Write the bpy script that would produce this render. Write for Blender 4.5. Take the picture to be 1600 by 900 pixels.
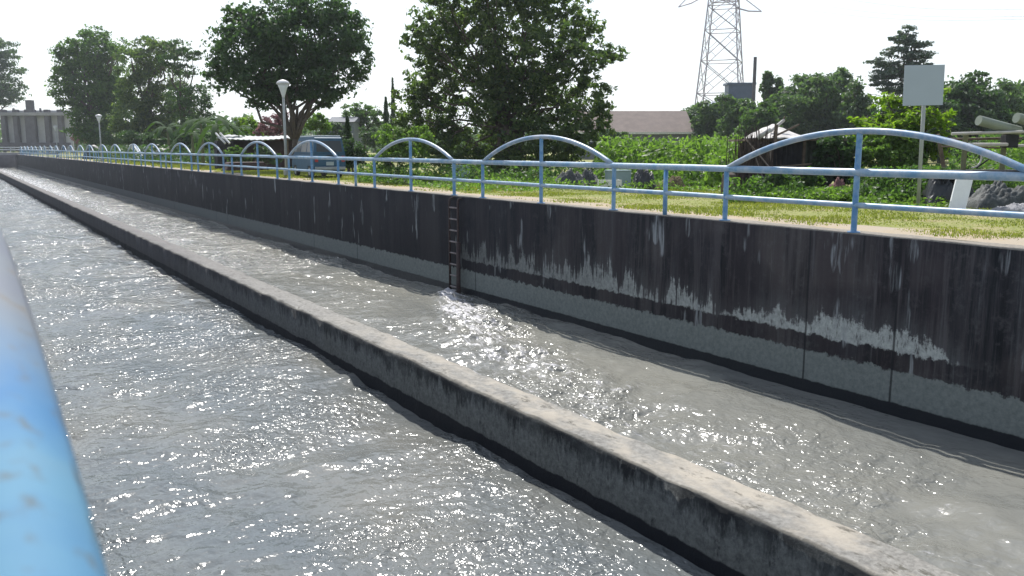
import bpy, bmesh, math, random
import numpy as np
from mathutils import Vector, Matrix, noise as mnoise
for o in list(bpy.data.objects): bpy.data.objects.remove(o)
C = bpy.context.scene.collection
S = bpy.context.scene

# ------------------------------------------------------------------ camera
FPX = 1350.0
PITCH = math.atan(219/FPX); YAW = math.atan(885*math.cos(PITCH)/FPX)
CAM = Vector((0, 0, 1.3))
cd = bpy.data.cameras.new('camera'); cam = bpy.data.objects.new('camera', cd); C.objects.link(cam)
cam.location = CAM; cam.rotation_euler = (math.pi/2-PITCH, 0, -YAW)
cd.lens = FPX/1600*36; cd.sensor_width = 36; cd.clip_start = .02; cd.clip_end = 6000
cd.dof.use_dof = True; cd.dof.focus_distance = 16; cd.dof.aperture_fstop = 5.0
S.camera = cam
# ------------------------------------------------------------------ light
SUN_AZ, SUN_EL = 20.0, 54.0        # azimuth from the canal axis towards the far bank
W = bpy.data.worlds.new('World'); S.world = W; W.use_nodes = True
wn = W.node_tree.nodes; wl = W.node_tree.links
sky = wn.new('ShaderNodeTexSky'); sky.sky_type = 'NISHITA'; sky.sun_disc = False
sky.sun_elevation = math.radians(SUN_EL); sky.sun_rotation = math.radians(SUN_AZ)
sky.air_density = 1.0; sky.dust_density = 1.2; sky.ozone_density = 1.0
bg = wn['Background']; bg.inputs[1].default_value = .135
tcw = wn.new('ShaderNodeTexCoord'); sxw = wn.new('ShaderNodeSeparateXYZ'); wl.new(tcw.outputs['Generated'], sxw.inputs[0])
cl = wn.new('ShaderNodeTexNoise'); cl.inputs['Scale'].default_value = 2.2; cl.inputs['Detail'].default_value = 6
mpw = wn.new('ShaderNodeMapping'); mpw.inputs['Scale'].default_value = (1, 1, 3.5); wl.new(tcw.outputs['Generated'], mpw.inputs[0]); wl.new(mpw.outputs[0], cl.inputs['Vector'])
er = wn.new('ShaderNodeValToRGB'); er.color_ramp.elements[0].position = .0; er.color_ramp.elements[0].color = (.93, .93, .93, 1)
er.color_ramp.elements[1].position = .75; er.color_ramp.elements[1].color = (.15, .15, .15, 1); wl.new(sxw.outputs[2], er.inputs[0])
cr_ = wn.new('ShaderNodeMapRange'); cr_.inputs[1].default_value = .35; cr_.inputs[2].default_value = .65; cr_.inputs[3].default_value = .80; cr_.inputs[4].default_value = 1.05; wl.new(cl.outputs['Fac'], cr_.inputs[0])
mm = wn.new('ShaderNodeMath'); mm.operation = 'MULTIPLY'; mm.use_clamp = True; wl.new(er.outputs[0], mm.inputs[0]); wl.new(cr_.outputs[0], mm.inputs[1])
mw = wn.new('ShaderNodeMix'); mw.data_type = 'RGBA'; wl.new(mm.outputs[0], mw.inputs[0]); wl.new(sky.outputs[0], mw.inputs[6])
mw.inputs[7].default_value = (6.3, 6.6, 6.75, 1)       # thin bright haze and cloud veil, densest near the horizon
wl.new(mw.outputs[2], bg.inputs[0])
sd = bpy.data.lights.new('sun', 'SUN'); sun = bpy.data.objects.new('sun', sd); C.objects.link(sun)
sd.energy = 4.6; sd.angle = math.radians(.5); sd.color = (1, .965, .91)
a, e = math.radians(SUN_AZ), math.radians(SUN_EL)
SUND = Vector((math.sin(a)*math.cos(e), math.cos(a)*math.cos(e), math.sin(e)))
sun.rotation_euler = SUND.to_track_quat('Z', 'Y').to_euler()
S.view_settings.view_transform = 'Standard'; S.view_settings.look = 'None'
S.view_settings.exposure = .45; S.view_settings.gamma = 1; S.view_settings.use_curve_mapping = False
S.render.engine = 'CYCLES'

# ------------------------------------------------------------------ photo geometry helpers (pixels of the 1600x900 photograph)
_R = Vector((math.cos(YAW), -math.sin(YAW), 0)); _H = Vector((math.sin(YAW), math.cos(YAW), 0))
_F = math.cos(PITCH)*_H - Vector((0, 0, math.sin(PITCH))); _U = math.sin(PITCH)*_H + Vector((0, 0, math.cos(PITCH)))
def ray(px, py): return _F + _R*((px-800)/FPX) + _U*((450-py)/FPX)
def at(px, py, D):
    d = ray(px, py); return CAM + d*(D/d.dot(_H))
def gnd(px, D, z=0):
    p = at(px, 300, D); return Vector((p.x, p.y, z))
def colpt(px, py, D, z=0):         # the ground point under a picture point at depth D
    p = at(px, py, D); return Vector((p.x, p.y, z))

# ------------------------------------------------------------------ materials
def newmat(name):
    m = bpy.data.materials.new(name); m.use_nodes = True
    nt = m.node_tree; b = nt.nodes['Principled BSDF']; return m, nt, b
def N(nt, t, **kw):
    n = nt.nodes.new(t)
    for k, v in kw.items():
        if k.startswith('i_'): n.inputs[int(k[2:])].default_value = v
        else: setattr(n, k, v)
    return n
def ramp(nt, src, stops, interp='LINEAR'):
    r = N(nt, 'ShaderNodeValToRGB'); cr = r.color_ramp; cr.interpolation = interp
    while len(cr.elements) < len(stops): cr.elements.new(.5)
    for el, (p, c) in zip(cr.elements, stops):
        el.position = p; el.color = (c[0], c[1], c[2], 1) if hasattr(c, '__len__') else (c, c, c, 1)
    nt.links.new(src, r.inputs[0]); return r.outputs[0]
def mixc(nt, f, a, b, mode='MIX'):
    m = N(nt, 'ShaderNodeMix', data_type='RGBA', blend_type=mode)
    for s, v in ((0, f), (6, a), (7, b)):
        if hasattr(v, 'links') or isinstance(v, bpy.types.NodeSocket): nt.links.new(v, m.inputs[s])
        elif s == 0: m.inputs[0].default_value = v
        else: m.inputs[s].default_value = (*v[:3], 1)
    return m.outputs[2]
def math_(nt, op, a, b=0.0, c=None):
    m = N(nt, 'ShaderNodeMath', operation=op)
    for i, v in enumerate((a, b) if c is None else (a, b, c)):
        if isinstance(v, bpy.types.NodeSocket): nt.links.new(v, m.inputs[i])
        else: m.inputs[i].default_value = v
    return m.outputs[0]
def noisen(nt, vec, scale, detail=6, rough=.6, dist=0):
    n = N(nt, 'ShaderNodeTexNoise'); n.inputs['Scale'].default_value = scale; n.inputs['Detail'].default_value = detail
    n.inputs['Roughness'].default_value = rough; n.inputs['Distortion'].default_value = dist
    if vec is not None: nt.links.new(vec, n.inputs['Vector'])
    return n.outputs['Fac']
def objco(nt, scale=(1, 1, 1)):
    t = N(nt, 'ShaderNodeTexCoord'); m = N(nt, 'ShaderNodeMapping'); m.inputs['Scale'].default_value = scale
    nt.links.new(t.outputs['Object'], m.inputs[0]); return m.outputs[0]
def bump(nt, b, h, s=.4, d=.02):
    n = N(nt, 'ShaderNodeBump'); n.inputs['Strength'].default_value = s; n.inputs['Distance'].default_value = d
    nt.links.new(h, n.inputs['Height']); nt.links.new(n.outputs[0], b.inputs['Normal'])
_mc = {}
def plain(name, col, rough=.7, metal=0, var=.25, scale=6, bumps=.15):
    if name in _mc: return _mc[name]
    m, nt, b = newmat(name); v = objco(nt)
    n = noisen(nt, v, scale, 8, .65)
    lo = tuple(c*(1-var) for c in col); hi = tuple(min(1, c*(1+var)) for c in col)
    nt.links.new(ramp(nt, n, [(.3, lo), (.7, hi)]), b.inputs['Base Color'])
    b.inputs['Roughness'].default_value = rough; b.inputs['Metallic'].default_value = metal
    if bumps: bump(nt, b, n, bumps, .03)
    _mc[name] = m; return m
def leafmat(name, dark, light, trans=.45, tcol=None):
    if name in _mc: return _mc[name]
    m, nt, b = newmat(name)
    g = N(nt, 'ShaderNodeNewGeometry')
    v = objco(nt); big = noisen(nt, v, .35, 3, .5)
    f = math_(nt, 'ADD', math_(nt, 'MULTIPLY', g.outputs['Random Per Island'], .6), math_(nt, 'MULTIPLY', big, .5))
    col = ramp(nt, f, [(.15, dark), (.85, light)])
    nt.links.new(col, b.inputs['Base Color']); b.inputs['Roughness'].default_value = .52; b.inputs['Specular IOR Level'].default_value = .35
    tr = N(nt, 'ShaderNodeBsdfTranslucent')
    tc = tcol or (2.2, 2.6, 1.0)
    nt.links.new(mixc(nt, 1, col, tc, 'MULTIPLY'), tr.inputs[0])
    mx = N(nt, 'ShaderNodeMixShader'); mx.inputs[0].default_value = trans
    nt.links.new(b.outputs[0], mx.inputs[1]); nt.links.new(tr.outputs[0], mx.inputs[2])
    nt.links.new(mx.outputs[0], nt.nodes['Material Output'].inputs[0])
    _mc[name] = m; return m

def mat_wall():
    m, nt, b = newmat('stained_canal_concrete')
    tc = N(nt, 'ShaderNodeTexCoord'); sx = N(nt, 'ShaderNodeSeparateXYZ'); nt.links.new(tc.outputs['Object'], sx.inputs[0])
    y, z = sx.outputs[1], sx.outputs[2]
    v = tc.outputs['Object']
    streak = noisen(nt, objco(nt, (1, 5.0, .28)), 1.0, 9, .72)
    streak2 = noisen(nt, objco(nt, (1, 13, .7)), 1.0, 6, .7)
    ragged = noisen(nt, objco(nt, (1, 3.5, 3.5)), 1.3, 9, .75)
    blotch = noisen(nt, objco(nt, (1, .45, .6)), 1.0, 3, .5)
    fine = noisen(nt, v, 14, 10, .7)
    # weathered upper face: near black growth with browner, greyer run-off streaks
    up = mixc(nt, ramp(nt, streak, [(.38, 0), (.66, 1)]), (.0045, .006, .009), (.042, .040, .045))
    up = mixc(nt, ramp(nt, blotch, [(.46, 0), (.60, .75)]), up, (.076, .067, .066))
    up = mixc(nt, ramp(nt, noisen(nt, objco(nt, (0, 1.1, .12)), 1.0, 4, .65), [(.42, .85), (.52, 0)]), up, (.0045, .0055, .008))
    up = mixc(nt, ramp(nt, streak2, [(.54, 0), (.72, .42)]), up, (.13, .135, .145))
    up = mixc(nt, ramp(nt, ragged, [(.52, 0), (.70, .5)]), up, (.10, .10, .105))
    # bare patches where the growth has flaked off, only above the old flood line (z -1.7 .. -.9)
    zl = math_(nt, 'ADD', z, math_(nt, 'MULTIPLY', math_(nt, 'SUBTRACT', ragged, .5), .34))
    yk = math_(nt, 'MULTIPLY', y, 1/25.0)
    tall = ramp(nt, yk, [(.40, .75), (.47, 2.9)])
    zp = math_(nt, 'SUBTRACT', z, math_(nt, 'MULTIPLY', math_(nt, 'SUBTRACT', streak, .5), tall))
    zp = math_(nt, 'ADD', zp, math_(nt, 'MULTIPLY', math_(nt, 'SUBTRACT', ragged, .5), .75))
    where = ramp(nt, yk, [(.20, 1.0), (.27, .12), (.30, -.10), (.39, -.12), (.42, .30), (.46, .16), (.49, -.14), (.74, -.10), (.765, -.30), (.812, -.38), (.818, 1.0)])
    zp = math_(nt, 'ADD', zp, where)
    zp = math_(nt, 'ADD', zp, math_(nt, 'MULTIPLY', math_(nt, 'SUBTRACT', .5, noisen(nt, objco(nt, (0, .9, 0)), 1.0, 3, .6)), .9))
    band = ramp(nt, math_(nt, 'MULTIPLY', math_(nt, 'ADD', zp, 2.0), .5), [(.0, 1), (.27, 1), (.31, 0)])
    thin = ramp(nt, math_(nt, 'MULTIPLY', math_(nt, 'ADD', zp, 2.0), .5), [(.27, .5), (.50, 0)])
    lowcut = ramp(nt, math_(nt, 'ADD', zl, 2.0), [(.30, 0), (.325, 1)])
    yn = ramp(nt, math_(nt, 'MULTIPLY', y, 1/40.0), [(.13, 0), (.16, 1), (.508, 1), (.512, 0)])
    holes = ramp(nt, noisen(nt, objco(nt, (1, 7, 2.4)), 1.5, 8, .75), [(.36, 0), (.46, 1)])
    patch = math_(nt, 'MULTIPLY', math_(nt, 'MULTIPLY', band, lowcut), math_(nt, 'MULTIPLY', holes, yn))
    up = mixc(nt, math_(nt, 'MULTIPLY', math_(nt, 'MULTIPLY', thin, lowcut), yn), up, (.12, .125, .13))
    # a few thin pale run-off marks all along
    marks = ramp(nt, noisen(nt, objco(nt, (1, 3.2, .9)), 1.0, 2, .4), [(.655, 0), (.69, 1)])
    # broad panels of differing tone between run-off lines
    pan = ramp(nt, noisen(nt, objco(nt, (0, .9, .05)), 1.0, 5, .7), [(.44, .0), (.58, .6)])
    up = mixc(nt, math_(nt, 'MULTIPLY', pan, math_(nt, 'SUBTRACT', 1.0, patch)), up, (.030, .024, .028))
    up = mixc(nt, ramp(nt, noisen(nt, objco(nt, (1, 2.1, .10)), 1.0, 7, .8), [(.54, 0), (.61, .5)]), up, (.080, .072, .076))
    up = mixc(nt, patch, up, mixc(nt, ramp(nt, fine, [(.35, 0), (.65, 1)]), (.24, .26, .255), (.40, .425, .41)))
    # lighter lower band
    low = mixc(nt, ramp(nt, fine, [(.35, 0), (.7, 1)]), (.125, .142, .138), (.20, .222, .212))
    low = mixc(nt, ramp(nt, ragged, [(.55, 0), (.75, .6)]), low, (.09, .10, .10))
    drip = ramp(nt, math_(nt, 'ADD', zl, 2.0), [(-.0, 1), (.07, 1), (.075, 0)])
    lowm = ramp(nt, math_(nt, 'MULTIPLY', math_(nt, 'ADD', math_(nt, 'ADD', z, math_(nt, 'MULTIPLY', math_(nt, 'SUBTRACT', ragged, .5), .36)), 3.0), .5), [(.512, 1), (.522, 0)])
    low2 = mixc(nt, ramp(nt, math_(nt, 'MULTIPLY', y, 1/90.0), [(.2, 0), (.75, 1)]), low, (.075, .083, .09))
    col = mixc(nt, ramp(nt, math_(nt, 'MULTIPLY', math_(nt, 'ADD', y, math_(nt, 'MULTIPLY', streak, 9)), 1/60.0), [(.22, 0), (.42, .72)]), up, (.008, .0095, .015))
    col = mixc(nt, math_(nt, 'MULTIPLY', marks, ramp(nt, streak2, [(.45, 0), (.6, .8)])), col, (.24, .26, .27))
    col = mixc(nt, lowm, col, low2)
    # joints
    jm = 0.0
    for off, per in ((7.44, 6.1), (9.02, 9.3)):
        j = N(nt, 'ShaderNodeMath', operation='PINGPONG'); nt.links.new(math_(nt, 'ADD', math_(nt, 'ADD', y, math_(nt, 'MULTIPLY', ragged, .02)), -off), j.inputs[0]); j.inputs[1].default_value = per
        jm = math_(nt, 'MAXIMUM', jm, ramp(nt, math_(nt, 'DIVIDE', j.outputs[0], 3.0), [(0.0, 1), (.004, 1), (.008, 0)]))
    col = mixc(nt, math_(nt, 'MULTIPLY', jm, .8), col, (.012, .012, .015))
    # wet foot
    wet = ramp(nt, math_(nt, 'ADD', math_(nt, 'ADD', z, math_(nt, 'MULTIPLY', ragged, .09)), 3.0), [(.575, 1), (.595, 0)])
    col = mixc(nt, wet, col, (.010, .013, .018))
    # top face, sun-bleached and dusty
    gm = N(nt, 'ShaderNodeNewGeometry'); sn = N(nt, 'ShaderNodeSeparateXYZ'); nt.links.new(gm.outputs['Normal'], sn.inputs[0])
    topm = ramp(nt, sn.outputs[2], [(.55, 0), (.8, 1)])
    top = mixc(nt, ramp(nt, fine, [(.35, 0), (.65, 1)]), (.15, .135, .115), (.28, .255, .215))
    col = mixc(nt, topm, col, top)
    nt.links.new(col, b.inputs['Base Color'])
    nt.links.new(ramp(nt, wet, [(0, .9), (1, .35)]), b.inputs['Roughness'])
    b.inputs['Specular IOR Level'].default_value = .25
    bump(nt, b, math_(nt, 'ADD', fine, math_(nt, 'MULTIPLY', ragged, .8)), .35, .02)
    return m
def mat_divider():
    m, nt, b = newmat('divider_concrete')
    tc = N(nt, 'ShaderNodeTexCoord'); sx = N(nt, 'ShaderNodeSeparateXYZ'); nt.links.new(tc.outputs['Object'], sx.inputs[0])
    y, z = sx.outputs[1], sx.outputs[2]; v = tc.outputs['Object']
    streak = noisen(nt, objco(nt, (1, 3.6, 1.1)), 1.3, 10, .78)
    fine = noisen(nt, v, 16, 10, .72); rag = noisen(nt, objco(nt, (1, 3, 3)), 1.4, 8, .7)
    face = mixc(nt, ramp(nt, fine, [(.35, 0), (.68, 1)]), (.070, .076, .075), (.165, .172, .165))
    zz = math_(nt, 'ADD', z, math_(nt, 'MULTIPLY', math_(nt, 'SUBTRACT', streak, .5), -1.3))
    dk = math_(nt, 'MULTIPLY', ramp(nt, math_(nt, 'ADD', zz, 3.0), [(.84, 0), (1.0, 1)]), ramp(nt, noisen(nt, objco(nt, (0, .8, 1)), 1.0, 5, .65), [(.38, .45), (.55, 1)]))
    face = mixc(nt, dk, face, (.012, .014, .016))
    spots = ramp(nt, noisen(nt, objco(nt, (1, 4, 2)), 2.4, 8, .75), [(.56, 0), (.66, .8)])
    face = mixc(nt, spots, face, (.018, .02, .022))
    far = ramp(nt, math_(nt, 'MULTIPLY', y, 1/60.0), [(.2, 0), (.5, .85)])
    face = mixc(nt, far, face, (.035, .034, .042))
    wet = ramp(nt, math_(nt, 'ADD', math_(nt, 'ADD', z, math_(nt, 'MULTIPLY', rag, .10)), 3.0), [(.58, 1), (.60, 0)])
    face = mixc(nt, wet, face, (.010, .012, .017))
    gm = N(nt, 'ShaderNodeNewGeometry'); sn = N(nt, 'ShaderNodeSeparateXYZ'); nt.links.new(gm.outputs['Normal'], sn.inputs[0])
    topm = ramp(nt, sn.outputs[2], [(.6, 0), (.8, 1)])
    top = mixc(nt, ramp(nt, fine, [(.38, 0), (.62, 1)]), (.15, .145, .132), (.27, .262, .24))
    sand = ramp(nt, noisen(nt, objco(nt, (1.6, .8, 1)), 1.1, 8, .65), [(.43, 0), (.58, .9)])
    nearm = ramp(nt, math_(nt, 'MULTIPLY', y, 1/40.0), [(.25, 1), (.4, .0)])
    top = mixc(nt, math_(nt, 'MULTIPLY', sand, nearm), top, (.36, .325, .27))
    lich = ramp(nt, noisen(nt, objco(nt, (3, 1.2, 1)), 2.2, 9, .75), [(.57, 0), (.63, .8)])
    top = mixc(nt, lich, top, (.07, .065, .05))
    dfar = ramp(nt, math_(nt, 'MULTIPLY', y, 1/60.0), [(.25, 0), (.5, .55)])
    top = mixc(nt, dfar, top, (.10, .095, .10))
    ledge = ramp(nt, math_(nt, 'MULTIPLY', math_(nt, 'SUBTRACT', math_(nt, 'ADD', sx.outputs[0], math_(nt, 'MULTIPLY', math_(nt, 'SUBTRACT', rag, .5), .12)), 5.6), 5.0), [(.42, .75), (.56, 0)])
    top = mixc(nt, ledge, top, (.075, .072, .062))
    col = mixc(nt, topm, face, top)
    nt.links.new(col, b.inputs['Base Color']); b.inputs['Roughness'].default_value = .85
    b.inputs['Specular IOR Level'].default_value = .25
    bump(nt, b, math_(nt, 'ADD', fine, rag), .5, .025)
    return m
def mat_water():
    m, nt, b = newmat('muddy_water')
    tc = N(nt, 'ShaderNodeTexCoord'); v = tc.outputs['Object']
    big = noisen(nt, objco(nt, (.8, .35, 1)), .6, 4, .55)
    col = mixc(nt, ramp(nt, big, [(.35, 0), (.65, 1)]), (.104, .120, .128), (.158, .160, .148))
    sxx = N(nt, 'ShaderNodeSeparateXYZ'); nt.links.new(v, sxx.inputs[0])
    rt_ = ramp(nt, math_(nt, 'MULTIPLY', sxx.outputs[0], .1), [(.55, 0), (.62, 1)])
    col = mixc(nt, rt_, col, mixc(nt, ramp(nt, big, [(.35, 0), (.65, 1)]), (.165, .168, .155), (.215, .212, .186)))
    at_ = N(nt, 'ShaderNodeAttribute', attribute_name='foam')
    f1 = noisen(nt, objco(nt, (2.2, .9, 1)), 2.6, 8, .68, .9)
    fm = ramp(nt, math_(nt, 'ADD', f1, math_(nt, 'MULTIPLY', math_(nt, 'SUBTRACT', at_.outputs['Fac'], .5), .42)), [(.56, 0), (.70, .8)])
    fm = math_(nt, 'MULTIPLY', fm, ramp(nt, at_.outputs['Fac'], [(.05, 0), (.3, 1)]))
    col = mixc(nt, fm, col, (.60, .59, .62))  # pale tone: wake foam, plus bright reflection painted on the far water
    nt.links.new(col, b.inputs['Base Color'])
    nt.links.new(ramp(nt, fm, [(0, .155), (1, .5)]), b.inputs['Roughness'])
    b.inputs['IOR'].default_value = 1.33
    w1 = noisen(nt, objco(nt, (1.0, .8, 1)), 9.0, 2, .5, .3)
    w2 = noisen(nt, objco(nt, (.7, .9, 1)), 2.6, 2, .5, .15)
    patchy = ramp(nt, noisen(nt, objco(nt, (1, .7, 1)), .62, 3, .5, 0), [(.40, .28), (.62, 1.25)])
    h = math_(nt, 'ADD', math_(nt, 'MULTIPLY', w1, patchy), math_(nt, 'MULTIPLY', w2, 1.3))
    ch = N(nt, 'ShaderNodeAttribute', attribute_name='chop'); h = math_(nt, 'MULTIPLY', h, ch.outputs['Fac'])
    n = N(nt, 'ShaderNodeBump'); n.inputs['Strength'].default_value = 1.0; n.inputs['Distance'].default_value = .085
    nt.links.new(h, n.inputs['Height']); nt.links.new(n.outputs[0], b.inputs['Normal'])
    return m
def mat_paint(name, base, worn, amt=.5, seed=0.):
    m, nt, b = newmat(name)
    v = objco(nt); t = N(nt, 'ShaderNodeMapping'); t.inputs[1].default_value = (seed, seed*2, 0); nt.links.new(v, t.inputs[0])
    n1 = noisen(nt, t.outputs[0], 2.2, 8, .7); n2 = noisen(nt, t.outputs[0], 9, 6, .7)
    f = math_(nt, 'ADD', math_(nt, 'MULTIPLY', n1, .7), math_(nt, 'MULTIPLY', n2, .3))
    col = mixc(nt, ramp(nt, f, [(.62-amt*.3, 0), (.72-amt*.2, 1)]), base, worn)
    rust = ramp(nt, noisen(nt, t.outputs[0], 4.3, 8, .75), [(.66, 0), (.7, 1)])
    col = mixc(nt, rust, col, (.13, .10, .085))
    nt.links.new(col, b.inputs['Base Color']); b.inputs['Roughness'].default_value = .42
    bump(nt, b, n2, .15, .01)
    return m
def mat_near():
    m, nt, b = newmat('near_blue_paint'); tc = N(nt, 'ShaderNodeTexCoord')
    n1 = noisen(nt, tc.outputs['Object'], 3.5, 4, .6); n2 = noisen(nt, tc.outputs['Object'], 24, 3, .6)
    col = mixc(nt, ramp(nt, n1, [(.38, 0), (.62, 1)]), (.055, .165, .32), (.10, .23, .335))
    col = mixc(nt, ramp(nt, n2, [(.56, 0), (.68, .8)]), col, (.10, .11, .10))
    sx = N(nt, 'ShaderNodeSeparateXYZ'); nt.links.new(tc.outputs['Object'], sx.inputs[0])
    sp = ramp(nt, math_(nt, 'MULTIPLY', math_(nt, 'ADD', sx.outputs[1], math_(nt, 'MULTIPLY', n1, .5)), .3), [(.50, 0), (.60, .7)])
    col = mixc(nt, sp, col, (.19, .165, .15))
    nt.links.new(col, b.inputs['Base Color']); b.inputs['Roughness'].default_value = .75; b.inputs['Specular IOR Level'].default_value = .25
    return m
def mat_ground():
    m, nt, b = newmat('grassy_earth')
    tc = N(nt, 'ShaderNodeTexCoord'); sx = N(nt, 'ShaderNodeSeparateXYZ'); nt.links.new(tc.outputs['Object'], sx.inputs[0])
    n1 = noisen(nt, tc.outputs['Object'], .7, 8, .6); n2 = noisen(nt, tc.outputs['Object'], 9, 8, .7)
    grass = mixc(nt, ramp(nt, n2, [(.35, 0), (.65, 1)]), (.11, .13, .025), (.26, .27, .065))
    dirt = mixc(nt, n2, (.25, .19, .10), (.37, .30, .17))
    col = mixc(nt, ramp(nt, n1, [(.50, 0), (.66, .8)]), grass, dirt)
    nt.links.new(col, b.inputs['Base Color']); b.inputs['Roughness'].default_value = .95
    bump(nt, b, n2, .6, .05); return m
def mat_path():
    m, nt, b = newmat('dusty_path')
    tc = N(nt, 'ShaderNodeTexCoord')
    n1 = noisen(nt, tc.outputs['Object'], .9, 8, .65); n2 = noisen(nt, tc.outputs['Object'], 12, 8, .7)
    col = mixc(nt, n2, (.25, .205, .15), (.40, .34, .26))
    col = mixc(nt, ramp(nt, n1, [(.45, 0), (.65, .8)]), col, (.34, .26, .15))
    nt.links.new(col, b.inputs['Base Color']); b.inputs['Roughness'].default_value = .95
    bump(nt, b, n2, .4, .03); return m

M = {
 'wall': mat_wall(), 'divider': mat_divider(), 'water': mat_water(), 'ground': mat_ground(), 'path': mat_path(),
 'blue': mat_paint('faded_blue_paint', (.075, .21, .41), (.22, .36, .50), .55),
 'rail': mat_paint('rail_blue_paint', (.12, .26, .41), (.33, .41, .49), .7, 5.),
 'bluegrey': mat_paint('chalky_blue_grey_paint', (.13, .24, .38), (.36, .40, .46), .65, 3.),
 'near_blue': mat_near(),
}

# ------------------------------------------------------------------ mesh helpers
def link(name, me, mat=None, parent=None, smooth=False):
    o = bpy.data.objects.new(name, me); C.objects.link(o)
    if mat is not None: me.materials.append(mat)
    if parent is not None: o.parent = parent
    if smooth: me.polygons.foreach_set('use_smooth', [True]*len(me.polygons))
    return o
def tag(o, label=None, cat=None, group=None, kind=None):
    if label: o['label'] = label
    if cat: o['category'] = cat
    if group: o['group'] = group
    if kind: o['kind'] = kind
    return o
def empty(name, loc, label, cat, group=None, rz=0):
    o = bpy.data.objects.new(name, None); C.objects.link(o); o.location = loc; o.rotation_euler.z = rz
    o.empty_display_size = .1
    return tag(o, label, cat, group)
class MB:
    def __init__(s): s.v = []; s.f = []
    def add(s, vs, fs):
        k = len(s.v); s.v += [tuple(q) for q in vs]; s.f += [tuple(i+k for i in f) for f in fs]; return s
    def box(s, c, d, rot=None, taper=1.0):
        vs = []
        for x in (-.5, .5):
            for y in (-.5, .5):
                for z in (-.5, .5):
                    t = taper if z > 0 else 1
                    q = Vector((x*d[0]*t, y*d[1]*t, z*d[2]))
                    if rot is not None: q = rot @ q
                    vs.append(q+Vector(c))
        return s.add(vs, [(0, 1, 3, 2), (4, 6, 7, 5), (0, 4, 5, 1), (2, 3, 7, 6), (0, 2, 6, 4), (1, 5, 7, 3)])
    def quad(s, a, b, c, d): return s.add([a, b, c, d], [(0, 1, 2, 3)])
    def tube(s, pts, r, n=8, cap=True):
        pts = [Vector(p) for p in pts]; rs = r if hasattr(r, '__len__') else [r]*len(pts)
        t0 = (pts[1]-pts[0]).normalized(); ref = Vector((0, 0, 1)) if abs(t0.z) < .9 else Vector((1, 0, 0))
        nrm = t0.cross(ref).normalized(); vs = []
        for i, p in enumerate(pts):
            t = (pts[min(i+1, len(pts)-1)]-pts[max(i-1, 0)]).normalized()
            nrm = (nrm - t*nrm.dot(t)).normalized(); bn = t.cross(nrm)
            for k in range(n):
                an = 2*math.pi*k/n; vs.append(p+(nrm*math.cos(an)+bn*math.sin(an))*rs[i])
        fs = [(i*n+k, i*n+(k+1) % n, (i+1)*n+(k+1) % n, (i+1)*n+k) for i in range(len(pts)-1) for k in range(n)]
        if cap: fs += [tuple(range(n))[::-1], tuple(range((len(pts)-1)*n, len(pts)*n))]
        return s.add(vs, fs)
    def lathe(s, c, prof, n=16):
        c = Vector(c); vs = []
        for r, z in prof:
            for k in range(n):
                an = 2*math.pi*k/n; vs.append(c+Vector((r*math.cos(an), r*math.sin(an), z)))
        fs = [(i*n+k, i*n+(k+1) % n, (i+1)*n+(k+1) % n, (i+1)*n+k) for i in range(len(prof)-1) for k in range(n)]
        fs += [tuple(range(n))[::-1], tuple(range((len(prof)-1)*n, len(prof)*n))]
        return s.add(vs, fs)
    def build(s, name, mat, parent=None, smooth=False, bevel=0):
        me = bpy.data.meshes.new(name); me.from_pydata([tuple(v) for v in s.v], [], s.f)
        if bevel:
            bm = bmesh.new(); bm.from_mesh(me); bmesh.ops.bevel(bm, geom=[e for e in bm.edges if len(e.link_faces) == 2 and e.calc_face_angle(0) > .5], offset=bevel, segments=2, affect='EDGES', profile=.6)
            bm.to_mesh(me); bm.free()
        me.validate(); return link(name, me, mat, parent, smooth)
def npmesh(name, V, F, mat, parent=None, smooth=False):
    """V (n,3), F (m,k) with a constant k"""
    me = bpy.data.meshes.new(name); V = np.asarray(V, np.float32); F = np.asarray(F, np.int32); k = F.shape[1]
    me.vertices.add(len(V)); me.vertices.foreach_set('co', V.ravel())
    me.loops.add(F.size); me.loops.foreach_set('vertex_index', F.ravel())
    me.polygons.add(len(F)); me.polygons.foreach_set('loop_start', np.arange(0, F.size, k, dtype=np.int32))
    me.polygons.foreach_set('loop_total', np.full(len(F), k, np.int32))
    if smooth: me.polygons.foreach_set('use_smooth', np.ones(len(F), bool))
    me.update(calc_edges=True); return link(name, me, mat, parent)
def unit(v): return v/np.maximum(np.linalg.norm(v, axis=1, keepdims=True), 1e-9)
def leafcards(P, size, rng, up=.35, aspect=.5, out=None):
    """folded leaves: 6 vertices and two quads each, as one island"""
    n = len(P); nr = rng.normal(size=(n, 3))
    if out is not None: nr = nr + out*.9
    nr[:, 2] += up; nr = unit(nr)
    t = unit(np.cross(nr, rng.normal(size=(n, 3)))); bt = np.cross(nr, t)
    L = (size*rng.uniform(.6, 1.35, n))[:, None]; Wd = L*aspect
    a = P-t*L*.5; b = P+t*L*.5; m1 = P-t*L*.12; fold = nr*Wd*.22
    V = np.stack([a, m1+bt*Wd*.5+fold, m1-bt*Wd*.5+fold, b, m1+t*L*.3], 1)
    # a, side1, side2, tip, mid
    F = np.array([[0, 1, 3, 4], [0, 4, 3, 2]])
    idx = (np.arange(n)*5)[:, None, None]+F[None]
    return V.reshape(-1, 3), idx.reshape(-1, 4)
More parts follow.
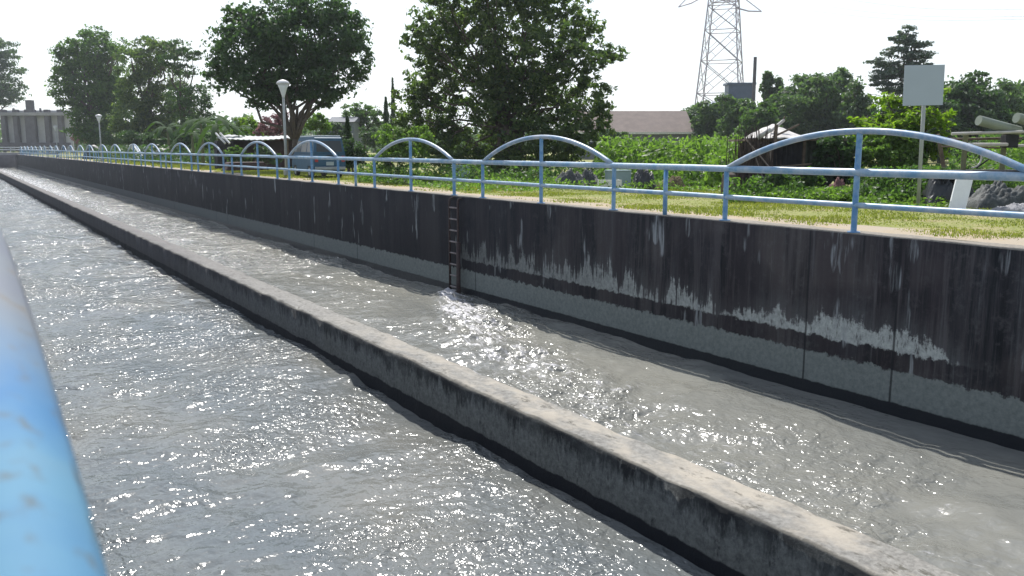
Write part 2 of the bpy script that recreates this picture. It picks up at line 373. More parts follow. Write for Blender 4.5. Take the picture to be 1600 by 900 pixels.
def crown_points(blobs, n, rng, sub=16, clump=.30, fill=.35):
    """leaf positions in clumps near the surface of several irregular blobs"""
    vol = np.array([b[1][0]*b[1][1]*b[1][2] for b in blobs])**.7; vol /= vol.sum()
    Ps, Os = [], []
    for (c, r), w in zip(blobs, vol):
        c = np.array(c); r = np.array(r); k = max(40, int(n*w)); nc = max(8, int(sub*(1+3*w*len(blobs)/3)))
        d = unit(rng.normal(size=(nc, 3))); rad = rng.uniform(fill, 1.0, nc)**.5*rng.uniform(.85, 1.12, nc)
        cc = d*rad[:, None]
        s = rng.dirichlet(np.ones(nc)*3)*k
        for q, m in zip(cc, s.astype(int)+1):
            pts = q+unit(rng.normal(size=(m, 3)))*(rng.uniform(0, 1, m)**.55)[:, None]*clump*rng.uniform(.7, 1.35)*np.array([1.15, 1.15, .7])
            Ps.append(c+pts*r); Os.append(unit(pts))
    return np.concatenate(Ps), np.concatenate(Os)
BARK = plain('bark', (.075, .058, .045), .9, var=.4, scale=8, bumps=.5)
def limb(m, a, b, r0, r1, rng, n=5, wob=.08):
    a = Vector(a); b = Vector(b); L = (b-a).length; pts = []
    for i in range(n+1):
        t = i/n; p = a.lerp(b, t)
        p = p + Vector(rng.normal(size=3))*wob*L*math.sin(math.pi*t)*.5 + Vector((0, 0, .08*L*math.sin(math.pi*t)))
        pts.append(p)
    m.tube(pts, [r0+(r1-r0)*i/n for i in range(n+1)], 7)
def tree(name, label, cat, base, blobs, n, leaf, mat, trunk_r=.18, fork=.35, seed=1, group=None, up=.35, aspect=.5, clump=.3, fill=.35, sub=16, trunks=1, limbs=True, bark=None):
    rng = np.random.default_rng(seed); base = Vector(base)
    root = empty(name, base, label, cat, group)
    bl = [((b[0][0]-base.x, b[0][1]-base.y, b[0][2]-base.z), b[1]) for b in blobs]
    P, O = crown_points(bl, n, rng, sub, clump, fill); V, F = leafcards(P, leaf, rng, up, aspect, O)
    npmesh('crown', V, F, mat, root)
    top = max(b[0][2] for b in bl); low = min(b[0][2]-b[1][2] for b in bl)
    cx = sum(b[0][0] for b in bl)/len(bl); cy = sum(b[0][1] for b in bl)/len(bl)
    m = MB()
    for t in range(trunks):
        an = rng.uniform(0, 6.28); off = Vector((math.cos(an), math.sin(an), 0))*(.0 if trunks == 1 else .35)
        fk = Vector((cx*.35, cy*.35, 0))*.6+off*1.6+Vector((0, 0, max(.5, fork*top)))
        limb(m, off-Vector((0, 0, .15)), fk, trunk_r*1.25, trunk_r*.8, rng, 5, .04)
        if limbs:
            for i, b in enumerate(bl):
                if i % trunks == t:
                    e = Vector(b[0])+Vector((0, 0, b[1][2]*.35)); limb(m, fk-Vector((0, 0, .1)), e, trunk_r*.55, trunk_r*.1, rng, 6, .12)
                    for k in range(3):
                        dd = Vector(unit(rng.normal(size=(1, 3)))[0])*b[1][0]*.8
                        limb(m, fk.lerp(e, .6), Vector(b[0])+dd, trunk_r*.2, trunk_r*.04, rng, 4, .1)
    m.build('trunk', bark or BARK, root, smooth=True)
    return root
def pxblobs(D, lst, rng, depth=.9, jit=.25):
    """crown lobes given as (px, py, rx_px, ry_px) of the photograph at depth D"""
    out = []
    for px, py, rx, ry in lst:
        k = D/FPX; r = (rx+ry)/2*k
        p = at(px, py, D+rng.uniform(-jit, jit)*r*2)
        out.append(((p.x, p.y, p.z), (rx*k, rx*k*depth, ry*k)))
    return out

# ------------------------------------------------------------------ THE SETTING
ZW, ZT, XW, XD0, XD1 = -2.66, -1.9, 11.55, 5.65, 6.2
ZL = -.37
def grid(name, xs, ys, zf, mat, smooth=True):
    xs = np.asarray(xs); ys = np.asarray(ys); X, Y = np.meshgrid(xs, ys, indexing='ij'); Z = zf(X, Y)
    V = np.stack([X, Y, Z], -1).reshape(-1, 3); nx, ny = X.shape
    i, j = np.meshgrid(np.arange(nx-1), np.arange(ny-1), indexing='ij'); a = (i*ny+j).ravel()
    return npmesh(name, V, np.stack([a, a+ny, a+ny+1, a+1], 1), mat, smooth=smooth), V
YE = 196.0
g = MB()
g.add([(12.0, -60, 0), (1000, -60, 0), (1000, YE+12, 0), (12.0, YE+12, 0)], [(0, 1, 2, 3)])
g.add([(-1000, -60, ZL), (-.15, -60, ZL), (-.15, YE+12, ZL), (-1000, YE+12, ZL)], [(0, 1, 2, 3)])
g.add([(-1000, YE+12, -.1), (1000, YE+12, -.1), (1000, 1500, -.1), (-1000, 1500, -.1)], [(0, 1, 2, 3)])
g.add([(-1000, YE+12, -.1), (1000, YE+12, -.1), (1000, YE+12, -3.5), (-1000, YE+12, -3.5)], [(0, 1, 2, 3)])
tag(g.build('ground', M['ground']), kind='structure')
def pathz(X, Y): return np.full_like(X, .006)
rngp = np.random.default_rng(5)
ys = np.arange(-30, YE+6, .25); e0 = np.cumsum(rngp.normal(0, .09, len(ys))); e0 = e0-np.convolve(e0, np.ones(41)/41, 'same'); e0 = np.clip(np.convolve(e0, np.ones(5)/5, 'same'), -.45, .45)
V = np.concatenate([np.stack([np.full_like(ys, 12.0), ys, np.full_like(ys, .006)], 1), np.stack([12.85+e0, ys, np.full_like(ys, .006)], 1)])
k = len(ys); i = np.arange(k-1); tag(npmesh('path', V, np.stack([i, i+k, i+k+1, i+1], 1), M['path']), kind='structure')

# --- water
def vnoise(X, Y, seed):
    rng = np.random.default_rng(seed); T = rng.uniform(-1, 1, (256, 256))
    xi = np.floor(X).astype(int); yi = np.floor(Y).astype(int); fx = X-xi; fy = Y-yi
    fx = fx*fx*fx*(fx*(fx*6-15)+10); fy = fy*fy*fy*(fy*(fy*6-15)+10)
    q = lambda a, b: T[a & 255, b & 255]
    return (q(xi, yi)*(1-fx)+q(xi+1, yi)*fx)*(1-fy)+(q(xi, yi+1)*(1-fx)+q(xi+1, yi+1)*fx)*fy
def waves(X, Y, amp):
    wx = X+.5*vnoise(X*.5, Y*.4, 3); wy = Y+.8*vnoise(X*.4+9, Y*.4, 4)
    h = .075*vnoise(wx*.6, wy*.55, 1)+.036*vnoise(wx*1.5+wy*.3, wy*1.6, 2)+.018*vnoise(wx*3.4-wy*.8, wy*3.6, 5)+.009*vnoise(wx*6.3+3, wy*6.6, 6)
    return h*amp
def ystep(a, b, k0, k1):
    out = [a]
    while out[-1] < b: out.append(out[-1]+k0+(k1-k0)*max(0, (out[-1]-25)/150))
    return np.array(out)
Yw = ystep(-6, YE+10, .075, .5)
def water(name, x0, x1, right):
    def zf(X, Y):
        if right:
            u = np.clip((20.4-Y)/12, 0, 1)              # distance downstream of the ladder
            cx = 11.2-3.6*u**.8; w = .40+2.2*u
            wake = np.exp(-((X-cx)/w)**2)*np.clip((20.9-Y)/.5, 0, 1)*np.exp(-np.clip(20.4-Y, 0, 99)/15)
            upst = np.clip((Y-21)/10, 0, 1)
            calm = np.clip((X-9.6)/1.5, 0, 1)*np.clip((17-Y)/5, 0, 1)
            amp = (.75+2.3*wake+.35*upst)*(1-.55*calm)
            z = waves(X, Y, amp)+.07*wake*np.abs(vnoise(X*5.5, Y*5.5, 12))+.02*wake*vnoise(X*11, Y*11, 13)+.12*np.exp(-((X-11.05)**2+(Y-20.3)**2)/.12)+.05*wake*(1-u)
            zf.foam = np.clip(.78*wake*(1-.35*u)+(.24+.30*np.clip((Y-30)/60, 0, 1))*upst*np.exp(-((X-8.0)/2.4)**2)+.20, 0, 1)*(1-.8*calm)  # foam below the ladder; upstream rise paints the bright reflection into the colour
            zf.chop = np.clip(.48+.75*wake+.9*upst, 0, 1.5)*(1-.62*calm)
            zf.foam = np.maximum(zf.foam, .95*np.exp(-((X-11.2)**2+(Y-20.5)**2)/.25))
        else:
            z = waves(X+40, Y, .85); zf.chop = .86+.45*np.clip((Y-12)/30, 0, 1); zf.foam = np.full_like(X, .16)+.40*np.clip((Y-14)/60, 0, 1)  # mask grows with distance, painting in the far water's bright reflection
        return ZW+z
    o, V = grid(name, np.linspace(x0, x1, int((x1-x0)/.075)), Yw, zf, M['water'])
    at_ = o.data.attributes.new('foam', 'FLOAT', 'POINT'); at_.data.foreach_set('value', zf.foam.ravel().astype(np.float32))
    at_ = o.data.attributes.new('chop', 'FLOAT', 'POINT'); at_.data.foreach_set('value', zf.chop.ravel().astype(np.float32))
    tag(o, kind='structure'); return o
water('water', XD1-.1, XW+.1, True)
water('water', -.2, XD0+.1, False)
tag(MB().quad((-1, -60, -3.1), (12, -60, -3.1), (12, YE+12, -3.1), (-1, YE+12, -3.1)).build('water', M['water']), kind='structure')

# --- walls
def longwall(name, x0, x1, z0, z1, y0, y1, mat, jit=.012, step=.2, zs=(), seed=1, cham=.03):
    """a long wall with a slightly worn top edge"""
    rng = np.random.default_rng(seed); ys = np.arange(y0, y1+step, step)
    prof = [(x0, z0)]+[(x0, z) for z in zs]+[(x0, z1-cham), (x0+cham, z1), (x1-cham, z1), (x1, z1-cham), (x1, z0)]
    n = len(prof); V = []
    w = rng.normal(0, jit, (len(ys), n, 2)); w[:, 0] = 0; w[:, -1] = 0
    for q in range(n): w[:, q, 0] = np.convolve(w[:, q, 0], [.25, .5, .25], 'same'); w[:, q, 1] = np.convolve(w[:, q, 1], [.25, .5, .25], 'same')
    for i, y in enumerate(ys):
        for q, (x, z) in enumerate(prof): V.append((x+w[i, q, 0], y, z+w[i, q, 1]))
    F = [(i*n+q, i*n+q+1, (i+1)*n+q+1, (i+1)*n+q) for i in range(len(ys)-1) for q in range(n-1)]
    o = npmesh(name, V, F, mat); return o
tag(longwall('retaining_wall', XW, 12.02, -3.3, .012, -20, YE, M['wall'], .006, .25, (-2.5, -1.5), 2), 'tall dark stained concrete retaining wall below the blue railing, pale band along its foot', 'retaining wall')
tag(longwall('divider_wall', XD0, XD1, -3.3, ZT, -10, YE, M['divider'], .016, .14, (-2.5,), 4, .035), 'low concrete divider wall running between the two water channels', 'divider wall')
tag(longwall('bank_wall', -.45, .02, -3.3, ZL-.01, -20, YE, M['wall'], .006, .5, (), 6), 'near bank retaining wall under the foreground blue railing', 'retaining wall')
# coping lip on the far wall
# ------------------------------------------------------------------ railings
def make_railing(name, label, x, z0, y_first, periods, detail_y, mats, half=2.66, g2=3.13, g1=1.53, step=0, rr=(.062, .045, .05, .045), only=None):
    root = empty(name, (x, y_first, z0), label, 'railing')
    P = 4*half+g1+g2; R = (half*half+.62**2)/(2*.62); total = P*periods
    MA, MBl, MR = mats
    def arc(s):
        n = 22; pts = []
        for i in range(n+1):
            t = -half+2*half*i/n; pts.append((0, s+half+t, .92+math.sqrt(R*R-t*t)-(R-.62)))
        return pts
    rng = random.Random(4)
    for p in range(periods):
        o = p*P
        for s in (o, o+2*half+g2):
            if only and not only(s): continue
            MB().tube(arc(s), rr[2], 10).build('arch', MA, root, smooth=True)
            for k, t in enumerate((s, s+half, s+2*half)):
                h = 1.54 if k == 1 else .92
                MB().tube([(0, t, -.06), (0, t, h-.02)], rr[3], 10).lathe((0, t, 0), [(.10, 0), (.10, .012), (.06, .02)], 10).build('post', MBl, root, smooth=False)
        t = o+2*half+g2/2
        if not only or only(t): MB().tube([(0, t, -.06), (0, t, .9)], rr[3], 10).build('post', MBl, root, smooth=True)
    def railpts(z):
        ys = [-2.0]+[i*1.53 for i in range(int(total/1.53)+1)]
        return [(0, y, z+rng.uniform(-.004, .004)) for y in ys]
    MB().tube(railpts(.92), rr[0], 10).build('upper_rail', MR, root, smooth=True)
    MB().tube(railpts(.42), rr[1], 10).build('lower_rail', MR, root, smooth=True)
    return root
# gap order along +y: arch, double gap, arch, single gap
make_railing('railing', 'long blue tubular railing with arches along the top of the dark wall', 11.66, .012, 5.65-15.3, 13, 60, (M['bluegrey'], M['blue'], M['rail']))
make_railing('railing', 'blurred sky blue pipe railing close to the lens at the left edge', 0.01, -.38, -.66, 1, 60, (M['near_blue'], M['near_blue'], M['near_blue']), rr=(.062, .045, .06, .045))

# ladder on the wall
lad = empty('ladder', (XW-.14, 20.55, 0), 'rusty iron ladder fixed to the dark wall reaching into the water', 'ladder')
rust = plain('rusty_iron', (.045, .03, .03), .8, .2, .4, 14, .3)
rung_m = plain('worn_rung', (.22, .19, .19), .6, .3, .4, 20, .2)
for dy in (-.24, .24):
    MB().tube([(0, dy, -3.0), (0, dy, -.12), (.03, dy, -.06), (.16, dy, -.05)], .035, 8).build('side_rail', rust, lad, smooth=True)
for k in range(9):
    MB().tube([(0, -.24, -.30-k*.31), (0, .24, -.30-k*.31)], .022, 8).build('rung', rung_m, lad, smooth=True)
tag(MB().tube([(11.28, 20.1, -3.2), (11.30, 20.1, -1.2)], .06, 10).build('drain_post', rust, smooth=True), 'dark upright pipe standing in the water beside the ladder', 'pipe')
exec_objects = True

# ------------------------------------------------------------------ foliage materials
L_dark = leafmat('dense_dark_leaves', (.018, .040, .020), (.050, .092, .034), .36)
L_mid = leafmat('mid_green_leaves', (.026, .055, .022), (.080, .135, .040), .44)
L_olive = leafmat('olive_leaves', (.021, .046, .026), (.100, .132, .050), .48)
L_bright = leafmat('bright_yellow_green_leaves', (.055, .10, .012), (.15, .21, .03), .5)
L_far = leafmat('far_leaves', (.030, .058, .036), (.085, .130, .058), .4)
L_pine = leafmat('pine_needles', (.03, .055, .042), (.06, .09, .06), .2)
L_field = leafmat('field_leaves', (.045, .085, .020), (.13, .20, .05), .42)
L_pink = leafmat('pink_blossom', (.10, .06, .05), (.36, .17, .20), .4, (1.2, 1.2, 1.2))
L_banana = leafmat('banana_leaf', (.02, .042, .018), (.05, .085, .035), .22)
for _n in L_banana.node_tree.nodes:
    if _n.type == 'BSDF_PRINCIPLED': _n.inputs['Roughness'].default_value = .85; _n.inputs['Specular IOR Level'].default_value = .12
L_grass = leafmat('grass_blades', (.11, .145, .022), (.24, .255, .05), .4, (1.6, 1.7, 1))
rng0 = random.Random(3)

# ------------------------------------------------------------------ trees
# round dark tree behind the van
D = 49.5
b = pxblobs(D, [(385,70,52,45),(350,95,30,38),(430,40,50,45),(480,60,60,55),(530,60,42,45),(555,85,28,38),(400,115,48,35),(460,110,60,45),(520,115,45,40),(370,20,22,18),(500,15,45,25),(445,140,35,25),(548,45,24,24),(340,120,20,22),(415,155,32,18),(500,150,24,18)], rng0)
rt = tree('round_tree', 'tall dark round-crowned tree with forked trunk behind the blue van', 'tree', gnd(466, D), b, 26000, .26, L_dark, .20, .20, 11, sub=26, clump=.34, trunks=1)
# big ragged shrubby tree in the middle
D = 39.0
b = pxblobs(D, [(680,40,48,48),(725,30,45,55),(780,20,55,60),(840,30,52,52),(890,30,42,42),(655,70,30,32),(700,95,55,50),(770,90,60,60),(840,95,55,55),(900,85,48,42),(940,88,30,18),(965,84,20,12),(925,40,24,26),(660,130,32,35),(640,165,35,35),(700,165,55,48),(780,165,60,55),(860,160,60,50),(925,150,38,36),(680,220,55,42),(760,225,60,42),(840,222,58,42),(900,205,45,42),(935,195,28,40),(640,205,32,35),(760,-30,60,40),(840,-25,50,40),(690,-15,40,30),(795,130,60,50),(700,250,50,22),(760,255,50,20),(825,255,50,20),(885,245,40,22)], rng0, .85, .5)
tree('spreading_tree', 'large ragged many-stemmed leafy tree behind the railing centre', 'tree', gnd(800, D), b, 58000, .21, L_olive, .13, .25, 12, up=.1, aspect=.45, clump=.185, fill=.1, sub=44, trunks=6)
# bright shrub at its left foot
b = pxblobs(32, [(610,225,26,26),(640,240,28,22),(595,250,18,16),(655,215,20,22)], rng0)
tree('bush', 'yellow-green bush at the left foot of the large ragged tree', 'bush', gnd(622, 32), b, 5200, .14, L_field, .05, .2, 13, sub=14)
# left group
D = 128
b = pxblobs(D, [(110,100,26,30),(150,85,32,28),(95,130,22,30),(135,130,40,38),(170,110,30,40),(180,160,30,35),(120,165,26,22),(150,190,34,28),(185,195,30,30),(160,212,36,16),(175,140,30,30),(130,205,26,18),(190,205,26,20),(150,55,22,14),(120,75,18,16),(188,75,16,14),(100,80,12,14)], rng0)
tree('leafy_tree', 'tall blue-green tree left of the three behind the lamp row', 'tree', gnd(150, D), b, 24000, .5, L_mid, .4, .3, 14, sub=24, clump=.33)
D = 108
b = pxblobs(D, [(205,100,24,32),(240,85,28,24),(265,80,18,16),(215,140,32,34),(250,130,36,36),(205,180,30,30),(245,180,36,30),(280,180,26,28),(230,208,40,18),(270,210,36,16),(228,70,18,12)], rng0)
tree('leafy_tree', 'yellow-green leafy tree right of the tall blue-green one', 'tree', gnd(235, D), b, 22000, .38, L_olive, .35, .3, 15, sub=18, clump=.33)
D = 92
b = pxblobs(D, [(275,75,18,14),(300,90,18,12),(290,110,20,12),(262,95,14,12),(305,150,24,22),(280,150,20,20),(300,185,22,20),(318,170,14,20)], rng0)
tree('leafy_tree', 'thin open-branched tree with sky showing through left of the round tree', 'tree', gnd(288, D), b, 5000, .30, L_dark, .22, .4, 16, sub=16, clump=.36)
D = 214
b = pxblobs(D, [(-5,80,34,18),(0,110,36,16),(5,135,34,20),(-20,150,30,18),(15,155,20,8),(-25,95,30,30)], rng0)
tree('leafy_tree', 'dark tree cut by the left edge above the sluice gate', 'tree', gnd(-10, D), b, 8000, .8, L_dark, .55, .3, 17, sub=18, clump=.3)
D = 150
b = pxblobs(D, [(95,200,14,16),(80,190,10,10)], rng0)
# small light tree and conifers between the round tree and the ragged tree
D = 95
b = pxblobs(D, [(550,178,18,14),(575,172,20,13),(592,182,14,12),(560,192,18,12),(580,195,16,12)], rng0)
tree('small_tree', 'small pale green tree with thin trunk right of the round tree', 'tree', gnd(572, D), b, 4200, .3, L_mid, .15, .5, 18, sub=12)
def conifer(px, top, halfw, D, label, seed, mat=L_dark, n=4000, leaf=.16):
    rng = np.random.default_rng(seed); base = gnd(px, D); H = at(px, top, D).z
    root = empty('conifer', base, label, 'conifer', None)
    z = rng.uniform(0, 1, n)**1.15; r = (1-z)**.75*halfw*D/FPX*(.8+.35*np.sin(z*37+rng.uniform(0, 6))*.5)*rng.uniform(.55, 1.08, n)
    an = rng.uniform(0, 2*math.pi, n); P = np.stack([np.cos(an)*r, np.sin(an)*r, .25+z*(H-.25)], 1)
    V, F = leafcards(P, leaf, rng, .9, .35); npmesh('crown', V, F, mat, root)
    MB().tube([(0, 0, -.1), (0, 0, H*.9)], [.1, .02], 7).build('trunk', BARK, root)
conifer(546, 182, 13, 47, 'dark pointed conifer right of the van', 21)
conifer(606, 152, 13, 74, 'tall dark pointed conifer left of the ragged tree', 22, leaf=.22)
conifer(617, 122, 9, 80, 'tallest slim dark conifer against the ragged tree', 23, leaf=.22)
# hedge bushes right of the van
b = pxblobs(42, [(550,240,22,20),(540,225,14,16),(565,248,16,12)], rng0)
tree('bush', 'dark clipped bush beside the rear of the blue van', 'bush', gnd(552, 42), b, 4200, .13, L_dark, .05, .2, 24)
b = pxblobs(60, [(495,188,14,11),(482,196,12,8),(507,198,12,9)], rng0)
tree('bush', 'pale rounded bush showing above the van roof', 'bush', gnd(495, 60), b, 2600, .2, L_field, .06, .3, 25)
# pink flowering
b = pxblobs(66, [(425,195,18,16),(445,190,12,14),(410,205,12,12),(435,212,16,8)], rng0)
tree('flowering_bush', 'dusty pink flowering bush behind the pale shed roof', 'bush', gnd(428, 66), b, 3200, .2, L_pink, .06, .3, 26)
b = pxblobs(150, [(122,203,8,10),(130,213,9,9),(118,216,6,6)], rng0)
tree('flowering_bush', 'small pink flowering bush beside the sluice gate', 'bush', gnd(125, 150), b, 1400, .35, L_pink, .08, .3, 27)
b = pxblobs(70, [(385,195,16,16),(400,205,12,10),(372,210,14,10)], rng0)
tree('bush', 'yellow-green bush above the left end of the shed', 'bush', gnd(386, 70), b, 2400, .22, L_bright, .06, .3, 28)
for i, (px, py, rx, ry, D, lb) in enumerate([(520,205,22,16,86,'dark broad bush before the grey house'),(590,215,26,16,88,'dark bush under the small pale green tree'),(455,214,26,12,78,'dark bush behind the round tree trunk'),(960,212,22,10,84,'dark bush at the left end of the long house'),(160,215,26,12,120,'dark low bush under the tall blue-green tree'),(215,215,24,12,95,'dark low bush under the yellow-green tree'),(250,222,20,10,80,'dark low bush left of the banana plants'),(295,215,22,16,76,'dark low bush among the banana plants'),(330,222,20,12,70,'dark low bush at the left end of the shed')]):
    tree('bush', lb, 'bush', gnd(px, D), pxblobs(D, [(px-rx*.4, py, rx*.7, ry), (px+rx*.4, py+2, rx*.7, ry*.9)], rng0), 3000, .26, L_dark, .08, .3, 30+i, 'low bushes along the far bank')

# background wood on the right, tree by tree
bgt = [(x, y, int(a*1.25), int(b*1.15), d, l, m) for x, y, a, b, d, l, m in [
 (1085,185,26,22,105,'low dark tree left of the blue tank roof',L_far), (1122,185,24,22,98,'bushy tree in front of the pylon foot',L_far),
 (1155,180,26,28,92,'broad bushy tree below the blue tank',L_far), (1188,195,24,28,84,'rounded tree right of the blue tank',L_mid),
 (1207,140,13,26,100,'tall narrow ragged tree right of the thin pole',L_far), (1230,180,24,34,88,'dark tree above the scrap shed',L_far),
 (1252,140,24,28,95,'tallest of the trees above the scrap shed',L_far), (1285,150,28,36,90,'broad dark tree right of the scrap shed roof',L_far),
 (1318,150,24,36,92,'tree with ragged top left of the bright green tree',L_far), (1345,175,24,40,86,'dark tree behind the bright green tree',L_far),
 (1495,155,34,34,80,'dense dark tree right of the white signboard',L_dark), (1535,165,32,32,78,'dense dark tree above the rolled pipes',L_dark),
 (1575,160,28,34,84,'dark tree at the right edge',L_far), (1600,150,26,24,90,'pale tree cut by the right edge',L_mid),
 (1465,180,30,34,76,'low dark tree directly behind the signboard',L_dark), (1400,190,36,34,74,'dark tree below the tall pine',L_dark)]]
for i, (px, py, rx, ry, D, lb, mt) in enumerate(bgt):
    r = random.Random(i); bl = [(px, py, rx*.85, ry*.8)]
    for k in range(6): bl.append((px+r.uniform(-.8, .8)*rx, py+r.uniform(-.75, 1.0)*ry, rx*r.uniform(.35, .6), ry*r.uniform(.3, .5)))
    yb = py
    while yb < 222: yb += 17; bl += [(px-rx*.45+r.uniform(-5, 5), yb, rx*.75, 17), (px+rx*.45+r.uniform(-5, 5), yb+4, rx*.75, 16)]
    tree('woodland_tree', lb, 'tree', gnd(px, D), pxblobs(D, bl, rng0), 9500, .42, mt, .2, .35, 50+i, 'trees behind the field on the right', clump=.33)
# tall pine
D = 92
b = pxblobs(D, [(1420,50,14,9),(1408,62,20,8),(1432,68,20,7),(1400,82,22,8),(1430,86,24,8),(1376,98,20,7),(1410,104,26,9),(1442,100,16,6),(1385,115,24,8),(1425,120,24,9),(1372,128,16,7),(1400,138,24,10),(1425,142,22,10)], rng0)
tree('pine_tree', 'tall open-tiered pine rising behind the white signboard', 'tree', gnd(1408, D), b, 11000, .30, L_pine, .25, .7, 70, up=.8, clump=.4)
# bright green young tree
def palmate(name, label, base, H, spread, nst, mat, seed, leaf=.5, nl=9):
    rng = np.random.default_rng(seed); root = empty(name, base, label, 'tree')
    st = MB(); P = []
    for s in range(nst):
        an = rng.uniform(0, 6.28); r = spread*rng.uniform(.2, 1); h = H*rng.uniform(.45, 1)
        e = Vector((math.cos(an)*r, math.sin(an)*r, h)); limb(st, (0, 0, -.1), e, .045, .015, rng, 6, .12)
        for k in range(nl):
            a2 = rng.uniform(0, 6.28); tip = e+Vector((math.cos(a2)*leaf, math.sin(a2)*leaf, rng.uniform(-.35, .45)*leaf*1.3))
            limb(st, e, tip, .010, .006, rng, 3, .05)
            for t in np.linspace(.25, 1.0, 9):
                for sd_ in (-1, 1):
                    c = e.lerp(tip, t); side = Vector((-math.sin(a2), math.cos(a2), 0))*sd_*leaf*.22
                    P.append(c+side+Vector((0, 0, -.06+rng.uniform(-.04, .04))))
    V, F = leafcards(np.array(P), leaf*.42, rng, 1.2, .45); npmesh('crown', V, F, mat, root)
    st.build('trunk', BARK, root, smooth=True); return root
palmate('sapling_tree', 'sunlit bright green young tree left of the signboard pole', gnd(1398, 25.5), 2.75, 1.15, 26, L_bright, 80, .5, 10)
b = pxblobs(24.5, [(1360,235,26,22),(1395,245,30,26),(1425,225,24,26),(1350,260,20,20),(1375,215,22,20),(1430,260,24,20),(1410,275,30,18)], rng0)
tree('bush', 'broad yellow-green bush at the foot of the bright young tree', 'bush', gnd(1395, 24.5), b, 7500, .13, L_field, .05, .2, 81, clump=.3)

# banana plants
def banana(px, D, H, label, seed, nl=9):
    rng = np.random.default_rng(seed); root = empty('banana_plant', gnd(px, D), label, 'banana plant', 'banana plants left of the shed')
    H = H*.92
    MB().tube([(0, 0, -.1), (.03, 0, H*.35), (0, .05, H*.62)], [.14, .11, .07], 8).build('stem', plain('banana_stem', (.12, .13, .06), .7), root, smooth=True)
    for k in range(nl):
        an = k*2.4+rng.uniform(-.3, .3); L = H*rng.uniform(.38, .58); d = Vector((math.cos(an), math.sin(an), 0)); sd_ = Vector((-d.y, d.x, 0))
        V = []; n = 12; ri = rng.uniform(.5, 1.1)
        for i in range(n+1):
            t = i/n; c = Vector((0, 0, H*.58))+d*L*(t*.85)+Vector((0, 0, L*(ri*t-1.15*t*t)))
            w = .20*math.sin(math.pi*min(1, .04+t*.96))**.6*(.3 if t < .15 else 1)*(H/4)*(1-.25*(i % 2))
            V += [c+sd_*w+Vector((0, 0, -w*.5+rng.uniform(-.03, .03))), c, c-sd_*w+Vector((0, 0, -w*.5+rng.uniform(-.03, .03)))]
        F = [(i*3+j, i*3+j+1, i*3+j+4, i*3+j+3) for i in range(n) for j in (0, 1)]
        m = MB(); m.add(V, F); m.build('leaf', L_banana, root, smooth=True)
for i, (px, D, H, lb) in enumerate([(268,72,5.2,'banana plant with one long arching leaf, leftmost of the row'),(320,62,5.6,'tall banana plant below the left edge of the round tree'),(345,57,5.0,'banana plant with upright leaves in front of the shed end'),(372,60,4.6,'banana plant nearest the round tree trunk'),(305,66,4.2,'short banana plant between two taller ones')]):
    banana(px, D, H, lb, 90+i)

# ------------------------------------------------------------------ street lamps
steel = plain('pale_grey_steel', (.30, .32, .31), .5, .0, .12, 5, .05)
shade = plain('milky_lamp_glass', (.55, .58, .58), .3, 0, .05, 3, 0)
def lamp(px, D, label, first=[None]):
    p = gnd(px, D)
    r = empty('street_lamp', p, label, 'street lamp', 'tulip-shaped lamps along the path')
    if first[0] is None:
        a = MB().tube([(0, 0, -.05), (0, 0, 3.6)], [.07, .055], 12).build('pole', steel, r, smooth=True)
        MB().lathe((0, 0, 0), [(.14, 0), (.14, .25), (.08, .32)], 12).build('pole_base', steel, r)
        s = MB().lathe((0, 0, 3.58), [(.06, 0), (.08, .10), (.17, .40), (.25, .60)], 16).build('lamp_shade', shade, r, smooth=True)
        MB().lathe((0, 0, 4.18), [(.30, 0), (.30, .05), (.24, .13), (.12, .19), (.02, .21)], 16).build('lamp_cap', plain('grey_lamp_cap', (.5, .5, .5), .5), r, smooth=True)
        first[0] = r
    else:
        for ch in list(first[0].children):
            c = ch.copy(); C.objects.link(c); c.parent = r
lamp(449, 40.6, 'tall pale street lamp in front of the round dark tree')
lamp(163, 82, 'street lamp under the tall blue-green tree')
lamp(95, 123, 'small distant street lamp in front of the sluice gate')

